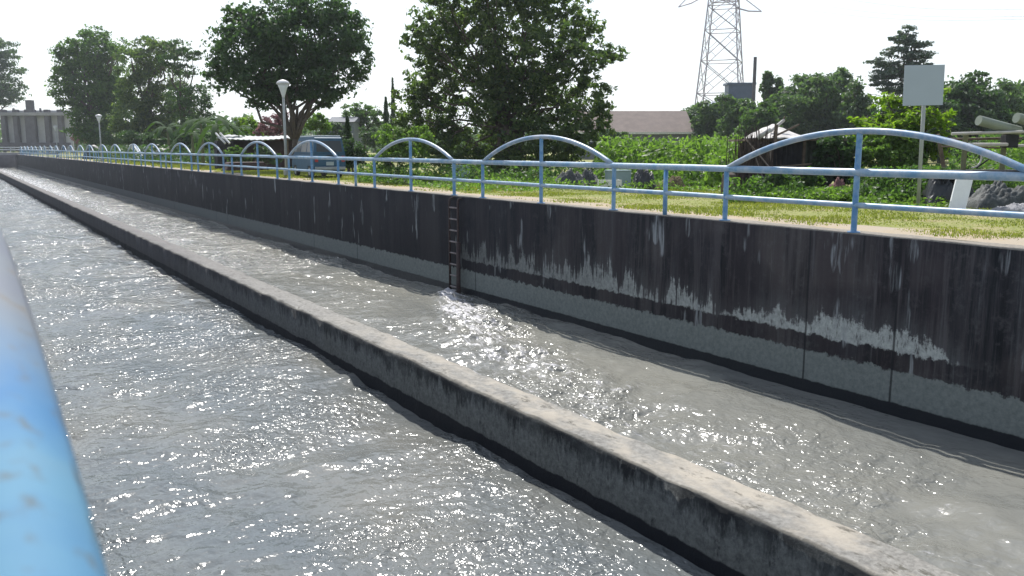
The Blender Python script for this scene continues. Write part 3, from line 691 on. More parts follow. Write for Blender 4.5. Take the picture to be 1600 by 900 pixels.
# ------------------------------------------------------------------ the van
def build_van():
    u = Vector((0, 1, 0)); D = 38.3
    c = gnd(490, D); root = empty('van', (13.9+.25, c.y+1.2, 0), 'small old blue van parked on the path seen from behind', 'van', rz=math.radians(-3))
    body = plain('van_blue_paint', (.020, .080, .145), .6, 0, .12, 3, 0); white = plain('van_roof_white', (.36, .42, .45), .35, 0, .08, 3, 0)
    glass = plain('van_glass', (.012, .02, .028), .3, 0, .1, 2, 0); black = plain('van_rubber', (.015, .015, .017), .7, 0, .2, 9, 0)
    hw = .72
    def shell(prof, w_top, z_belt=1.05):
        V = []
        for s in (-1, 1):
            for (y, z) in prof:
                w = hw if z <= z_belt else hw-(z-z_belt)*.16
                V.append((s*w, y, z))
        n = len(prof); F = [tuple(range(n)), tuple(range(2*n-1, n-1, -1))]+[(i, (i+1) % n, n+(i+1) % n, n+i)[::-1] for i in range(n)]
        return V, F
    lower = [(-1.68, .30), (-1.72, .55), (-1.70, 1.05), (1.25, 1.05), (1.62, .92), (1.70, .55), (1.66, .30), (1.45, .26), (1.38, .5), (.98, .52), (.86, .26), (-.70, .26), (-.80, .52), (-1.22, .5), (-1.32, .26)]
    V, F = shell(lower, hw); m = MB(); m.add(V, F); m.build('body', body, root, bevel=.02)
    up = [(-1.69, 1.053), (-1.60, 1.72), (-1.45, 1.78), (.62, 1.78), (.78, 1.70), (1.28, 1.053)]
    V, F = shell(up, hw); m = MB(); m.add(V, F); m.build('cabin', body, root, bevel=.025)
    m = MB(); m.box((0, -.42, 1.80), (1.2, 2.1, .07)); m.build('roof', white, root, bevel=.025)
    # windows as thin panes set 4 mm proud of the cabin sides
    def side_pane(y0, y1, s, z0=1.12, z1=1.60, skew=0):
        w = lambda z: hw-(z-1.05)*.16+.004
        m = MB(); a = [(s*w(z0), y0, z0), (s*w(z0), y1, z0), (s*w(z1), y1-skew, z1), (s*w(z1), y0, z1)]
        b_ = [(x+s*.008, y, z) for x, y, z in a]
        m.add(a+b_, [(0, 1, 2, 3), (4, 5, 6, 7), (0, 1, 5, 4), (1, 2, 6, 5), (2, 3, 7, 6), (3, 0, 4, 7)]); m.build('side_window', glass, root)
    for s in (-1, 1):
        side_pane(-1.50, -.75, s); side_pane(-.65, .15, s); side_pane(.25, 1.12, s, skew=.34)
    def endpane(name, y0, z0, y1, z1, w0, w1, off):
        m = MB(); a = [(-w0, y0, z0), (w0, y0, z0), (w1, y1, z1), (-w1, y1, z1)]; b_ = [(x, y+off, z) for x, y, z in a]
        m.add(a+b_, [(0, 1, 2, 3), (4, 5, 6, 7), (0, 1, 5, 4), (1, 2, 6, 5), (2, 3, 7, 6), (3, 0, 4, 7)]); return m.build(name, glass, root)
    endpane('rear_window', -1.688, 1.13, -1.63, 1.60, .58, .53, -.014)
    endpane('windscreen', 1.235, 1.12, .86, 1.62, .62, .55, .02)
    for s in (-1, 1):
        for y in (-1.01, 1.16):
            w = MB().tube([(s*.56, y, .27), (s*.71, y, .27)], .27, 20).build('wheel', black, root)
            MB().tube([(s*.705, y, .27), (s*.722, y, .27)], .16, 16).build('rim', steel, w)
        MB().box((s*.60, -1.735, .82), (.14, .03, .26)).build('tail_light', plain('tail_light_red', (.35, .03, .03), .3), root, bevel=.008)
        MB().box((s*.52, 1.70, .68), (.2, .05, .16)).build('headlight', plain('headlight_glass', (.7, .7, .68), .15), root, bevel=.01)
        MB().box((s*.84, .98, 1.25), (.12, .05, .18)).build('side_mirror', black, root, bevel=.01)
    MB().box((0, -1.76, .42), (1.36, .1, .13)).build('bumper', plain('bumper_grey', (.30, .32, .34), .5), root, bevel=.02)
    MB().box((0, 1.74, .42), (1.36, .1, .13)).build('bumper', plain('bumper_grey', (.30, .32, .34), .5), root, bevel=.02)
    MB().box((0, -1.735, .62), (.34, .012, .16)).build('number_plate', white, root)
    MB().box((0, -1.738, .98), (.3, .03, .03)).build('tailgate_handle', black, root)
build_van()

# ------------------------------------------------------------------ shed left of the van
wood = plain('weathered_wood', (.12, .09, .065), .85, 0, .4, 7, .4)
darkcloth = plain('dark_netting', (.022, .022, .026), .95, 0, .4, 5, .5)
paleroof = plain('pale_corrugated_roof', (.30, .32, .32), .5, 0, .2, 3, .1)
redbrown = plain('red_brown_boards', (.045, .024, .024), .8, 0, .35, 5, .3)
def rotated(px, D, rz): return gnd(px, D), rz
def shed():
    p = gnd(405, 57); root = empty('shed', p, 'low open shed with pale sagging roof behind the railing left of the van', 'shed', rz=-YAW)
    k = 57/FPX
    x0, x1 = -50*k, 55*k
    for x in (x0+.1, (x0+x1)/2, x1-.1):
        for y in (-.9, 1.2): MB().tube([(x, y, -.1), (x, y, 1.85+.1*y)], .05, 8).build('post', wood, root)
    m = MB(); n = 40; V = []
    for i in range(n+1):
        for j in range(2):
            x = x0-.2+(x1-x0+.4)*i/n; V.append((x, -1.15+2.6*j, 1.93+.25*j-.12*math.sin(math.pi*i/n)+.025*math.sin(i*2.2)))
    V += [(a, b_, c-.03) for a, b_, c in V]; q = 2*(n+1)
    F = [(i*2, i*2+1, i*2+3, i*2+2) for i in range(n)]+[(q+i*2, q+i*2+2, q+i*2+3, q+i*2+1) for i in range(n)]+[(i*2, i*2+2, q+i*2+2, q+i*2) for i in range(n)]
    m.add(V, F); m.build('roof', paleroof, root)
    MB().box(((x0+x1)/2, 1.25, .9), (x1-x0-.1, .06, 1.8)).build('back_wall', redbrown, root)
    MB().box((x0+.02, .1, .9), (.05, 2.2, 1.75)).build('side_wall', darkcloth, root)
    MB().box((x1-1.0, -.85, .62), (1.7, .05, 1.2)).build('board_front', redbrown, root)
    return root
shed()
tag(MB().box((0, 0, .0), (2.5, 1.2, .5), taper=.8).build('covered_heap', redbrown, bevel=.08), 'dark covered heap at the front of the low shed', 'heap')
bpy.data.objects['covered_heap'].location = gnd(385, 50, .25)
tag(MB().box((0, 0, 0), (1.1, .8, 1.75), taper=.9).build('stack', darkcloth, bevel=.05), 'dark stacked timber under the two pale leaning poles left of the shed', 'timber stack')
bpy.data.objects['stack'].name = 'timber_stack'; bpy.data.objects['timber_stack'].location = at(350, 231, 54.6)-Vector((0, 0, at(350, 231, 54.6).z-.86))
# two pale leaning poles and slanted board
for px, lb in ((348, 'pale pole leaning at the left end of the shed, left of a pair'), (355, 'pale pole leaning at the left end of the shed, right of a pair')):
    a = at(px-11, 208, 54); b_ = at(px+4, 224, 53.6); d = (b_-a)
    e_ = b_
    tag(MB().tube([tuple(a), tuple(e_)], .06, 8).build('pole', plain('pale_painted_pole', (.6, .6, .6), .5)), lb, 'pole', 'pale leaning poles')
def cov_car(px, D, w, h, label, col, seed):
    rng = np.random.default_rng(seed); p = gnd(px, D); V = []; n, mN = 16, 12
    for i in range(n+1):
        for j in range(mN+1):
            u = i/n*2-1; v = j/mN*2-1
            z = h*(max(0, 1-abs(u)**3.2))**.5*(max(0, 1-abs(v)**3))**.5*(1+.10*math.sin(u*5+seed)) + (rng.uniform(-.03, .03) if abs(u) < 1 and abs(v) < 1 else -.02)
            V.append((u*w/2, v*w*.35, z))
    F = [(i*(mN+1)+j, (i+1)*(mN+1)+j, (i+1)*(mN+1)+j+1, i*(mN+1)+j+1) for i in range(n) for j in range(mN)]
    m = MB(); m.add(V, F); o = m.build('covered_heap', plain('tarp_'+'_'.join(str(int(c*100)) for c in col), col, .55, 0, .3, 4, .4), smooth=True)
    o.location = p; o.rotation_euler.z = -YAW; tag(o, label, 'heap'); return o
cov_car(232, 84, 2.3, 1.3, 'grey-blue covered heap behind the far arches below the yellow-green tree', (.16, .19, .24), 1)
cov_car(153, 104, 2.4, 1.5, 'black covered heap behind the far arches beside the street lamp', (.03, .035, .04), 2)
cov_car(262, 76, 2.2, 1.2, 'dull olive covered heap below the leftmost banana plant', (.12, .12, .10), 3)
a = at(212, 213, 82)
o = MB().box((0, 0, 0), (.28, .9, 1.5)).build('propped_board', plain('white_board', (.72, .73, .74), .5, 0, .06), bevel=.03); o.location = (a.x, a.y, .75); o.rotation_euler = (0, math.radians(-32), -YAW); o.location.z = .95
tag(o, 'white board slanting up behind the far arches beside a grey-blue heap', 'board')

# ------------------------------------------------------------------ sluice gate and bridge at the far end
conc = plain('grey_concrete', (.24, .235, .25), .85, 0, .22, .6, .2); concd = plain('dark_concrete', (.09, .085, .10), .85, 0, .3, .8, .2)
def sluice():
    D = 206; k = D/FPX; p = gnd(68, D); root = empty('sluice_gate', p, 'grey concrete sluice gate building with pillars at the far left end of the canal', 'sluice gate', rz=-YAW)
    X = lambda px: (px-68)*k; Z = lambda py: 1.3+(231-py)*k
    MB().box((X(66), .9, Z(205)), (104*k, .4, 42*k+3)).build('back_wall', plain('pale_concrete_panel', (.40, .40, .42), .8, 0, .15, .5, .1), root)
    for px in (17, 36, 58, 84, 104):
        MB().box((X(px), 0, Z(205)), (7*k if px != 58 else 15*k, 1.2, 44*k+3)).build('pillar', concd, root, bevel=.04)
    MB().box((X(64), 0, Z(180)), (104*k, 2.0, 5*k)).build('top_beam', conc, root, bevel=.05)
    MB().box((X(58), .2, Z(169)), (9*k, 1.4, 20*k)).build('gate_tower', concd, root, bevel=.04)
    for px in (33, 74): MB().tube([(X(px), 0, Z(178)), (X(px), 0, Z(171))], .25, 8).build('hoist', concd, root)
    MB().box((X(60), -1.1, Z(226)), (120*k, .25, 6*k)).build('lower_beam', concd, root)
sluice()
def bridge():
    root = empty('footbridge', (5.8, YE+1.5, 0), 'pale concrete footbridge crossing the far end of the canal', 'bridge')
    MB().box((0, 0, .15), (26, 2.4, .5)).build('deck', conc, root, bevel=.05)
    MB().box((0, 6, -1.6), (40, .5, 3.4)).build('gate_wall', concd, root)
    for x in (-5.8, 0, 5.9): MB().box((x, 0, -1.7), (.7, 2.2, 3.2)).build('pier', concd, root)
    for z in (.95, 1.4): MB().box((0, -1.1, z), (26, .12, .14)).build('handrail', plain('white_rail', (.62, .64, .68), .6), root)
    for i in range(14): MB().box((-12.5+i*1.92, -1.1, .9), (.12, .12, 1.1)).build('rail_post', plain('white_rail', (.62, .64, .68), .6), root)
bridge()

# ------------------------------------------------------------------ buildings behind
roofm = plain('brown_grey_tiles', (.155, .12, .105), .85, 0, .2, 1.2, .3); cream = plain('cream_fascia', (.50, .50, .46), .7); plaster = plain('dull_plaster', (.16, .17, .18), .9)
def longhouse():
    D = 100; k = D/FPX; p = gnd(1000, D); root = empty('long_house', p, 'long low house with brown-grey roof beyond the green field', 'house', rz=-YAW)
    x0, x1 = (900-1000)*k, (1076-1000)*k; zt = 1.3+(231-174)*k; ze = 1.3+(231-208)*k
    m = MB(); m.add([(x0, -2.2, ze), (x1, -2.2, ze), (x1-.15, 2.2, zt), (x0+.15, 2.2, zt), (x0, 6.6, ze), (x1, 6.6, ze)], [(0, 1, 2, 3), (3, 2, 5, 4), (0, 3, 4), (1, 5, 2)]); m.build('roof', roofm, root)
    MB().box(((x0+x1)/2, -2.25, ze-.08), (x1-x0+.1, .1, .22)).build('fascia', cream, root)
    MB().box(((x0+x1)/2, 2.2, (ze-.2)/2), (x1-x0-.3, 7.6, ze-.2)).build('wall', plaster, root)
    for i in range(4):
        w = MB().box((x0+1.8+i*3.0, -1.62, 1.5), (1.3, .06, 1.1)).build('window', plain('white_rail', (.6, .6, .6), .6), root)
        MB().box((x0+1.8+i*3.0, -1.655, 1.5), (1.1, .03, .92)).build('pane', plain('dark_glass', (.03, .04, .05), .1), w)
longhouse()
def tankhouse():
    D = 118; k = D/FPX; p = gnd(1140, D); root = empty('workshop', p, 'workshop with sloping blue roof and blue rooftop tank before the pylon', 'building', rz=-YAW)
    Z = lambda py: 1.3+(231-py)*k; X = lambda px: (px-1140)*k
    bl = plain('blue_sheet', (.075, .10, .155), .5, 0, .15, 2, .1)
    MB().box((X(1135), 1, Z(170)/2), (X(1178)-X(1092), 4, Z(170))).build('wall', plaster, root)
    m = MB(); m.add([(X(1088), -1.4, Z(176)), (X(1130), -1.4, Z(152)), (X(1180), -1.4, Z(176)), (X(1088), 3.4, Z(176)), (X(1130), 3.4, Z(152)), (X(1180), 3.4, Z(176))], [(0, 1, 2), (3, 5, 4), (0, 3, 4, 1), (1, 4, 5, 2), (0, 2, 5, 3)]); m.build('roof', bl, root)
    MB().box((X(1150), .5, Z(146)), (X(1170)-X(1131), 2.2, Z(136)-Z(160))).build('tank', bl, root, bevel=.05)
    MB().box((X(1150), .5, Z(135)), (X(1172)-X(1128), 2.5, .3)).build('tank_rim', bl, root, bevel=.03)
    return root
tankhouse()
p = gnd(1171, 112); tag(MB().tube([(p.x, p.y, 0), (p.x, p.y, at(1171, 89, 112).z)], [.26, .2], 8).build('utility_pole', concd), 'thin dark bare pole beside the blue rooftop tank', 'pole')
def greyhouse():
    D = 92; k = D/FPX; p = gnd(545, D); p = gnd(538, D); root = empty('grey_house', p, 'small grey house glimpsed between the van and the conifers', 'house', rz=-YAW)
    Z = lambda py: 1.3+(231-py)*k
    MB().box((0, 2, Z(192)/2), (38*k, 5, Z(192))).build('wall', plain('grey_blue_plaster', (.13, .15, .165), .9), root)
    m = MB(); m.add([(-21*k, -.8, Z(192)), (21*k, -.8, Z(192)), (21*k, 2, Z(183)), (-21*k, 2, Z(183)), (-21*k, 4.8, Z(192)), (21*k, 4.8, Z(192))], [(0, 1, 2, 3), (3, 2, 5, 4), (0, 3, 4), (1, 5, 2)]); m.build('roof', plain('slate_roof', (.10, .11, .13), .8), root)
    for x in (-.7, .7):
        w = MB().box((x, -.52, 2.3), (1.0, .06, 1.0)).build('window', cream, root); MB().box((x, -.555, 2.3), (.82, .03, .82)).build('pane', plain('dark_glass', (.03, .04, .05), .1), w)
greyhouse()

# ------------------------------------------------------------------ pylon
def pylon():
    D = 178; k = D/FPX; p = gnd(1120, D); root = empty('pylon', p, 'tall steel lattice electricity pylon rising out of the frame', 'pylon', rz=-YAW+math.radians(22.8))
    st = plain('galvanised_steel', (.30, .27, .33), .5, .1, .15, 1, 0)
    Z = lambda py: 1.3+(231-py)*k
    def hd(z): return 7.1*(1-z/62.0)                        # half diagonal
    zs = [0, Z(190), Z(150), Z(102), Z(57), Z(22), Z(2), Z(-35), Z(-70), Z(-110)]
    def cor(z, i): an = math.pi/2*i; return Vector((hd(z)*math.cos(an), hd(z)*math.sin(an), z))
    for i in range(4): MB().tube([tuple(cor(0, i)), tuple(cor(zs[-1], i))], [.17, .13], 4).build('leg', st, root)
    m = MB(); m2 = MB()
    for q in range(len(zs)-1):
        a, b_ = zs[q], zs[q+1]; nsub = 2 if q < 5 else 1
        for i in range(4):
            A, B, A2, B2 = cor(a, i), cor(a, i+1), cor(b_, i), cor(b_, i+1); mid = (A2+B2)/2; mid0 = (A+B)/2
            if q: m.tube([tuple(A), tuple(B)], .09, 4)
            m2.tube([tuple(A), tuple(B2)], .075, 4); m2.tube([tuple(B), tuple(A2)], .075, 4)
            if nsub == 2:
                cx = (A+B+A2+B2)/4
                for P_, Q_ in ((A, A2), (B, B2)):
                    m2.tube([tuple(P_.lerp(Q_, .5)), tuple(P_.lerp(cx, .5))], .05, 4); m2.tube([tuple(P_.lerp(Q_, .5)), tuple(Q_.lerp(cx, .5))], .05, 4)
    for z in (Z(12), Z(6)):
        for i in range(4): m2.tube([tuple(cor(z, i)), tuple(cor(z, i+1))], .1, 4); 
        m2.tube([tuple(cor(z, 0)), tuple(cor(z, 2))], .08, 4); m2.tube([tuple(cor(z, 1)), tuple(cor(z, 3))], .08, 4)
    m2.add(m.v, m.f); m2.build('lattice', st, root)
    inv = Matrix.Rotation(YAW-math.radians(22.8), 3, 'Z')
    for (pa, pb) in (((1060, 11), (1100, -6)), ((1190, 18), (1149, 12))):
        tip = inv @ (at(*pa, D)-p); rt_ = inv @ (at(*pb, D)-p)
        am = MB(); am.tube([tuple(rt_), tuple((rt_+tip)/2-Vector((0, 0, .3))), tuple(tip)], [.16, .14, .12], 5); am.tube([tuple(rt_+Vector((0, 0, 3))), tuple(tip)], .09, 4)
        am.build('cross_arm', st, root)
pylon()
for k_, (y0, y1) in enumerate(((3, 8), (14, 20), (20, 24))):
    a = at(1330-k_*30, y0-3, 260); b_ = at(1760, y1, 120); pts = [a.lerp(b_, t/16)-Vector((0, 0, 1.5*math.sin(math.pi*t/16))) for t in range(17)]
    tag(MB().tube([tuple(q) for q in pts], .035, 5).build('power_line', plain('cable', (.35, .35, .38), .6)), ['uppermost power line crossing the top right of the sky', 'middle power line crossing the top right of the sky', 'lowest power line crossing the top right of the sky'][k_], 'power line', 'power lines')

# ------------------------------------------------------------------ signboard
def sign():
    D = 19.6; k = D/FPX; p = gnd(1436, D); root = empty('signboard', p, 'square blank pale grey signboard on a tall pole behind the railing', 'signboard', rz=-YAW)
    zt = at(1440, 102, D).z; zb = at(1440, 165, D).z
    MB().tube([(0, 0, -.1), (-.05, 0, zt-.1)], .042, 12).build('pole', steel, root, smooth=True)
    w = 61*k
    m = MB(); m.box((-.10, -.055, (zt+zb)/2), (w, .012, zt-zb), rot=Matrix.Rotation(math.radians(-1.2), 3, 'Y')); m.build('panel', plain('blank_grey_panel', (.33, .385, .46), .6, 0, .03, 1.5, 0), root, bevel=.003)
    MB().box((-.10, -.035, zb+.2), (w*.9, .02, .04)).box((-.10, -.035, zt-.2), (w*.9, .02, .04)).build('bracket', steel, root)
sign()

# ------------------------------------------------------------------ scrap shed
palecloth = plain('pale_sheet', (.42, .40, .38), .7, 0, .2, 3, .2)
def scrapshed():
    D = 24.6; k = D/FPX; p = gnd(1240, D); root = empty('lean_to', p, 'dark makeshift lean-to with pale peaked sheet roof right of the field', 'lean-to', rz=-YAW)
    X = lambda px: (px-1240)*k; Z = lambda py: 1.3+(231-py)*k
    for px in (1178, 1196, 1252, 1310):
        for y in (0, 1.7): MB().tube([(X(px), y, -.1), (X(px)+.02, y, Z(218)-.05*y)], .045, 8).build('post', wood, root)
    m = MB(); n = 24; V = []
    for j in range(5):                         # sheet drawn up to a peak in the middle, falling to the front
        v = j/4; y = -.35+1.5*v
        for i in range(n+1):
            t = i/n; px = 1176+(1264-1176)*t
            rise = (1-abs(t-.52)/.52)**.8 if abs(t-.52) < .52 else 0
            V.append((X(px), y, Z(217)+.02+rise*v*.42+.012*math.sin(i*1.3+j)))
    V2 = [(a, b_, c-.025) for a, b_, c in V]; q = len(V); V += V2
    F = [(j*(n+1)+i, j*(n+1)+i+1, (j+1)*(n+1)+i+1, (j+1)*(n+1)+i) for j in range(4) for i in range(n)]
    F += [(q+a, q+d, q+c, q+b_) for a, b_, c, d in F]+[(i, i+1, q+i+1, q+i) for i in range(n)]
    m.add(V, F); m.build('roof_sheet', palecloth, root)
    MB().box((X(1245), .9, Z(219)), ((1335-1170)*k, 2.1, .06)).build('roof_frame', wood, root)
    rng = np.random.default_rng(8)
    def cloth(px0, px1, py0, py1, y, mat, nm):
        n = 40; V = []
        for i in range(n+1):
            x = X(px0)+(X(px1)-X(px0))*i/n; yy = y+.05*math.sin(i*1.1)+.03*math.sin(i*2.7)
            V += [(x, yy, Z(py0)), (x+.01*math.sin(i), yy+.03*math.sin(i*.8), (Z(py0)+Z(py1))/2), (x, yy, Z(py1)+.05*math.sin(i*1.9))]
        F = [(i*3+j, i*3+3+j, i*3+4+j, i*3+1+j) for i in range(n) for j in (0, 1)]
        m = MB(); m.add(V, F); return m.build(nm, mat, root, smooth=True)
    cloth(1196, 1250, 222, 292, .05, darkcloth, 'side_sheet')
    cloth(1250, 1326, 218, 284, .1, plain('olive_net', (.05, .06, .045), .9, 0, .6, 9, .3), 'net_curtain')
    cloth(1180, 1330, 215, 300, 1.6, darkcloth, 'back_sheet')
    cloth(1160, 1200, 262, 306, -.15, plain('navy_tarp', (.012, .02, .07), .6, 0, .3, 5, .2), 'blue_tarp')
    m = MB(); m.tube([(X(1165), -.2, Z(232)), (X(1238), -.3, Z(196)), ], .03, 6); m.build('roof_pole', wood, root)
    MB().tube([(X(1185), -.3, Z(262)), (X(1262), -.35, Z(255))], .03, 6).build('cross_pole', wood, root)
    MB().tube([(X(1200), -.3, 0), (X(1197), -.3, Z(232))], .05, 8).build('front_post', plain('grey_brown_timber', (.2, .16, .14), .85), root)
    for (pa, pb, r, mt) in (((1204,200),(1225,188),.045,palecloth), ((1212,198),(1226,183),.02,wood)):
        MB().tube([(X(pa[0]), .3, Z(pa[1]+6)), (X(pb[0]), .3, Z(pb[1]))], r, 8).build('roof_stick', mt, root)
    MB().tube([(X(1202), -.32, Z(232)), (X(1203), -.32, Z(196))], .05, 8).build('short_post', wood, root)
scrapshed()
# brushwood stack left of the lean-to
def brush():
    rng = np.random.default_rng(5); D = 23.6; k = D/FPX; p = gnd(1172, D); root = empty('brushwood_stack', p, 'brown stack of upright sticks and brushwood beside the lean-to', 'stick stack', rz=-YAW)
    X = lambda px: (px-1172)*k; Z = lambda py: 1.3+(231-py)*k
    m = MB()
    for i in range(150):
        x = rng.normal(0, .25); y = rng.normal(0, .2); h = Z(rng.uniform(196, 260)); m.tube([(x*1.1, y, -.05), (x*.9+rng.normal(0, .12), y+rng.normal(0, .1), h)], [.022, .008], 5)
    m.build('sticks', plain('dark_sticks', (.05, .035, .03), .9, 0, .5, 7, .4), root)
    MB().tube([(X(1178), -.1, Z(216)), (X(1197), -.15, Z(203))], .07, 10).build('pale_log', palecloth, root, smooth=True)
    MB().tube([(X(1155), -.3, Z(215)), (X(1195), -.4, Z(262))], .022, 6).build('leaning_stick', plain('grey_brown_timber', (.2, .16, .14), .85), root)
    MB().tube([(X(1166), -.3, Z(228)), (X(1188), -.4, Z(285))], .018, 6).build('leaning_stick', plain('grey_brown_timber', (.2, .16, .14), .85), root)
brush()
for px, D_, lb, mt in ((372, 52, 'low green bush in front of the left half of the shed', L_mid), (418, 53, 'low dark bush in front of the right half of the shed', L_dark)):
    tree('bush', lb, 'bush', gnd(px, D_), pxblobs(D_, [(px-10, 243, 14, 13), (px+8, 246, 15, 12), (px, 238, 10, 9)], rng0), 2200, .16, mt, .05, .2, int(px))
for px, D_, lb, sc in ((1215, 22.6, 'leafy green bush at the foot of the lean-to, left of a pair', 1.0), (1262, 22.8, 'leafy green bush at the foot of the lean-to, right of a pair', .85)):
    tree('bush', lb, 'bush', gnd(px, D_), pxblobs(D_, [(px-14, 286, 17*sc, 13*sc), (px+10, 284, 18*sc, 15*sc), (px, 272, 14*sc, 11*sc)], rng0), 1500, .11, L_mid, .03, .2, int(px))
tree('bush', 'tall climbing green growth over the right side of the lean-to', 'bush', gnd(1318, 24.2), pxblobs(24.2, [(1300, 222, 20, 14), (1318, 240, 18, 26), (1290, 236, 16, 20), (1325, 265, 20, 24), (1280, 262, 14, 18)], rng0), 4200, .12, L_dark, .04, .2, 1318)
p = gnd(1138, 22.6); tag(MB().lathe((p.x, p.y, 0), [(.19, 0), (.2, .3), (.17, .62), (.02, .7)], 10).build('tree_stump', BARK), 'dark stump beside the brushwood, just left of a railing post', 'stump')

# ------------------------------------------------------------------ rack with rolled pipes at the right
def rack():
    D = 20.5; k = D/FPX; p = gnd(1545, D); root = empty('rack', p, 'makeshift rack of poles and boards at the right edge', 'rack', rz=-YAW)
    X = lambda px: (px-1545)*k; Z = lambda py: 1.3+(231-py)*k
    for (a, b_, r, y, mt) in (((1470,210),(1580,207),.035,-.3,palecloth),((1475,218),(1600,216),.03,.3,wood),((1500,226),(1560,226),.04,-.2,palecloth),((1470,229),(1560,231),.02,.1,wood),((1560,229),(1640,226),.035,0,palecloth)):
        MB().tube([(X(a[0]), y, Z(a[1])), (X(b_[0]), y, Z(b_[1]))], r, 8).build('crossbar', mt, root)
    MB().box((X(1568), -.05, Z(221)), (.30, .25, .30)).build('block', darkcloth, root, bevel=.02)
    for px in (1562, 1502, 1640): MB().tube([(X(px), 0, -.1), (X(px), 0, Z(208))], .06, 8).build('post', plain('mossy_post', (.13, .13, .07), .85), root)
    MB().tube([(X(1502), .5, 0), (X(1475), .5, Z(210))], .05, 8).build('post', wood, root)
    MB().tube([(X(1515), -.2, Z(262)), (X(1540), -.3, Z(240))], .018, 6).build('brace', darkcloth, root)
    m = MB(); pts = [(X(1500)+14*k*math.cos(t)+.12, -.2, Z(247)+14*k*math.sin(t)) for t in np.linspace(-1.6, 1.8, 14)]; m.tube(pts, .02, 6); m.build('hoop', palecloth, root, smooth=True)
    MB().box((X(1550), 0, Z(268)), ((1650-1450)*k, .8, .10)).build('shelf', darkcloth, root, bevel=.01)
rack()
for (pa, pb, r, lb) in (((1529,188),(1592,205),.115,'long pale grey-green rolled tube resting slanted on the rack'),((1588,184),(1650,198),.12,'pale rolled tube on the rack cut by the right edge')):
    a = at(*pa, 20.2); b_ = at(*pb, 20.4)
    m = MB(); m.tube([tuple(a), tuple(b_)], r, 16); o = m.build('rolled_tube', plain('grey_green_roll', (.20, .23, .19), .7, 0, .15, 4, .2), smooth=False); tag(o, lb, 'tube', 'rolled tubes on the rack')
# junk between the rack and the railing
rj = random.Random(9)
def lump(px, D, w, d, h, label, mat, nm='covered_heap', cat='heap', seed=0, rz=0, grp=None):
    rng = np.random.default_rng(seed+100); V = []; n, mN = 44, 30; s1, s2 = rng.uniform(0, 6, 2)
    for i in range(n+1):
        for j in range(mN+1):
            u = i/n*2-1; v = j/mN*2-1
            z = h*(max(0, 1-abs(u)**2.6))**.6*(max(0, 1-abs(v)**2.4))**.6*(1+.22*math.sin(u*4+s1)*math.cos(v*3+s2)+.10*math.sin(u*13+s2))
            if abs(u) < .99 and abs(v) < .99: z += rng.uniform(-.02, .02)
            z += (.05*h*math.sin(u*23+v*9+s2)+.05*h*math.sin(v*27-u*11+s1))*(1-max(abs(u), abs(v)))*2.0; V.append((u*w/2, v*d/2, z-.02))
    F = [(i*(mN+1)+j, (i+1)*(mN+1)+j, (i+1)*(mN+1)+j+1, i*(mN+1)+j+1) for i in range(n) for j in range(mN)]
    m = MB(); m.add(V, F); o = m.build(nm, mat, smooth=True); o.location = gnd(px, D); o.rotation_euler.z = -YAW+rz; return tag(o, label, cat, grp)
greytarp = plain('grey_plastic_tarp', (.040, .046, .046), .7, 0, .6, 7, .9); blacktarp = plain('black_tarp', (.018, .02, .022), .4, 0, .4, 6, .7)
lump(1565, 19.0, 1.5, .9, .46, 'dark grey crumpled tarpaulin heap right of the leaning white board', greytarp, seed=1)
lump(1480, 20.4, 1.2, .8, .62, 'black heap between the signboard pole and the leaning white board', blacktarp, seed=2)
lump(890, 28.5, 1.1, .7, .50, 'grey boulder-like tarp mound below the ragged tree, left of a pair', greytarp, seed=3)
lump(918, 28.9, .85, .7, .50, 'grey boulder-like tarp mound below the ragged tree, right of a pair beside a white crate', greytarp, seed=4)
lump(1006, 27.5, .75, .7, .62, 'black heap on the grass right of the white crate', blacktarp, seed=5)
lump(1048, 27.8, .95, .6, .36, 'low brown dried-leaf heap behind the short railing bay', plain('dry_leaves', (.13, .10, .05), .9, 0, .5, 12, .8), seed=6)
lump(1590, 17.6, 1.0, .5, .16, 'flat pale grey slab heap at the right edge', plain('pale_slabs', (.24, .24, .25), .8, 0, .3, 4, .4), seed=7)
lump(1310, 23.0, .6, .5, .42, 'small reddish brown junk heap right of the lean-to', plain('reddish_junk', (.14, .06, .06), .8, 0, .6, 12, .8), seed=8)
lump(620, 33, .7, .5, .35, 'pale plastic-covered mound below the yellow-green bush', plain('pale_plastic', (.42, .42, .40), .5, 0, .4, 7, .5), seed=9)
# slab
a = gnd(1497, 18.6); o = MB().box((0, 0, .37), (.36, .05, .76)).build('leaning_board', plain('white_board', (.72, .73, .74), .5, 0, .06), bevel=.01); o.location = (a.x, a.y, -.02); o.rotation_euler = (math.radians(-14), math.radians(17), -YAW); tag(o, 'white rectangular board leaning on junk right of the signboard pole', 'board')
def crate(px, D, w, d, h, col, nm, label, slats=True):
    p = gnd(px, D); root = empty(nm, p, label, 'crate' if nm == 'crate' else 'box', rz=-YAW+.12); mt = plain(nm+'_'+'_'.join(str(int(c*100)) for c in col), col, .5, 0, .12, 6, .1)
    MB().box((0, 0, .03), (w, d, .04)).build('base', mt, root)
    for s in (-1, 1):
        m = MB(); m2 = MB()
        n = 4 if slats else 1
        for i in range(n):
            zc = .05+(h-.05)*(i+.5)/n; hh = (h-.05)/n*(.72 if slats else 1.0)
            m.box((0, s*(d/2-.015), zc), (w-.06, .02, hh)); m2.box((s*(w/2-.015), 0, zc), (.02, d-.06, hh))
        m.build('side_panel', mt, root); m2.build('end_panel', mt, root)
        for t_ in (-1, 1): MB().box((s*(w/2-.02), t_*(d/2-.02), h/2), (.045, .045, h)).build('corner_post', mt, root)
    if not slats: MB().box((0, 0, h+.015), (w+.03, d+.03, .04)).build('lid', mt, root, bevel=.01)
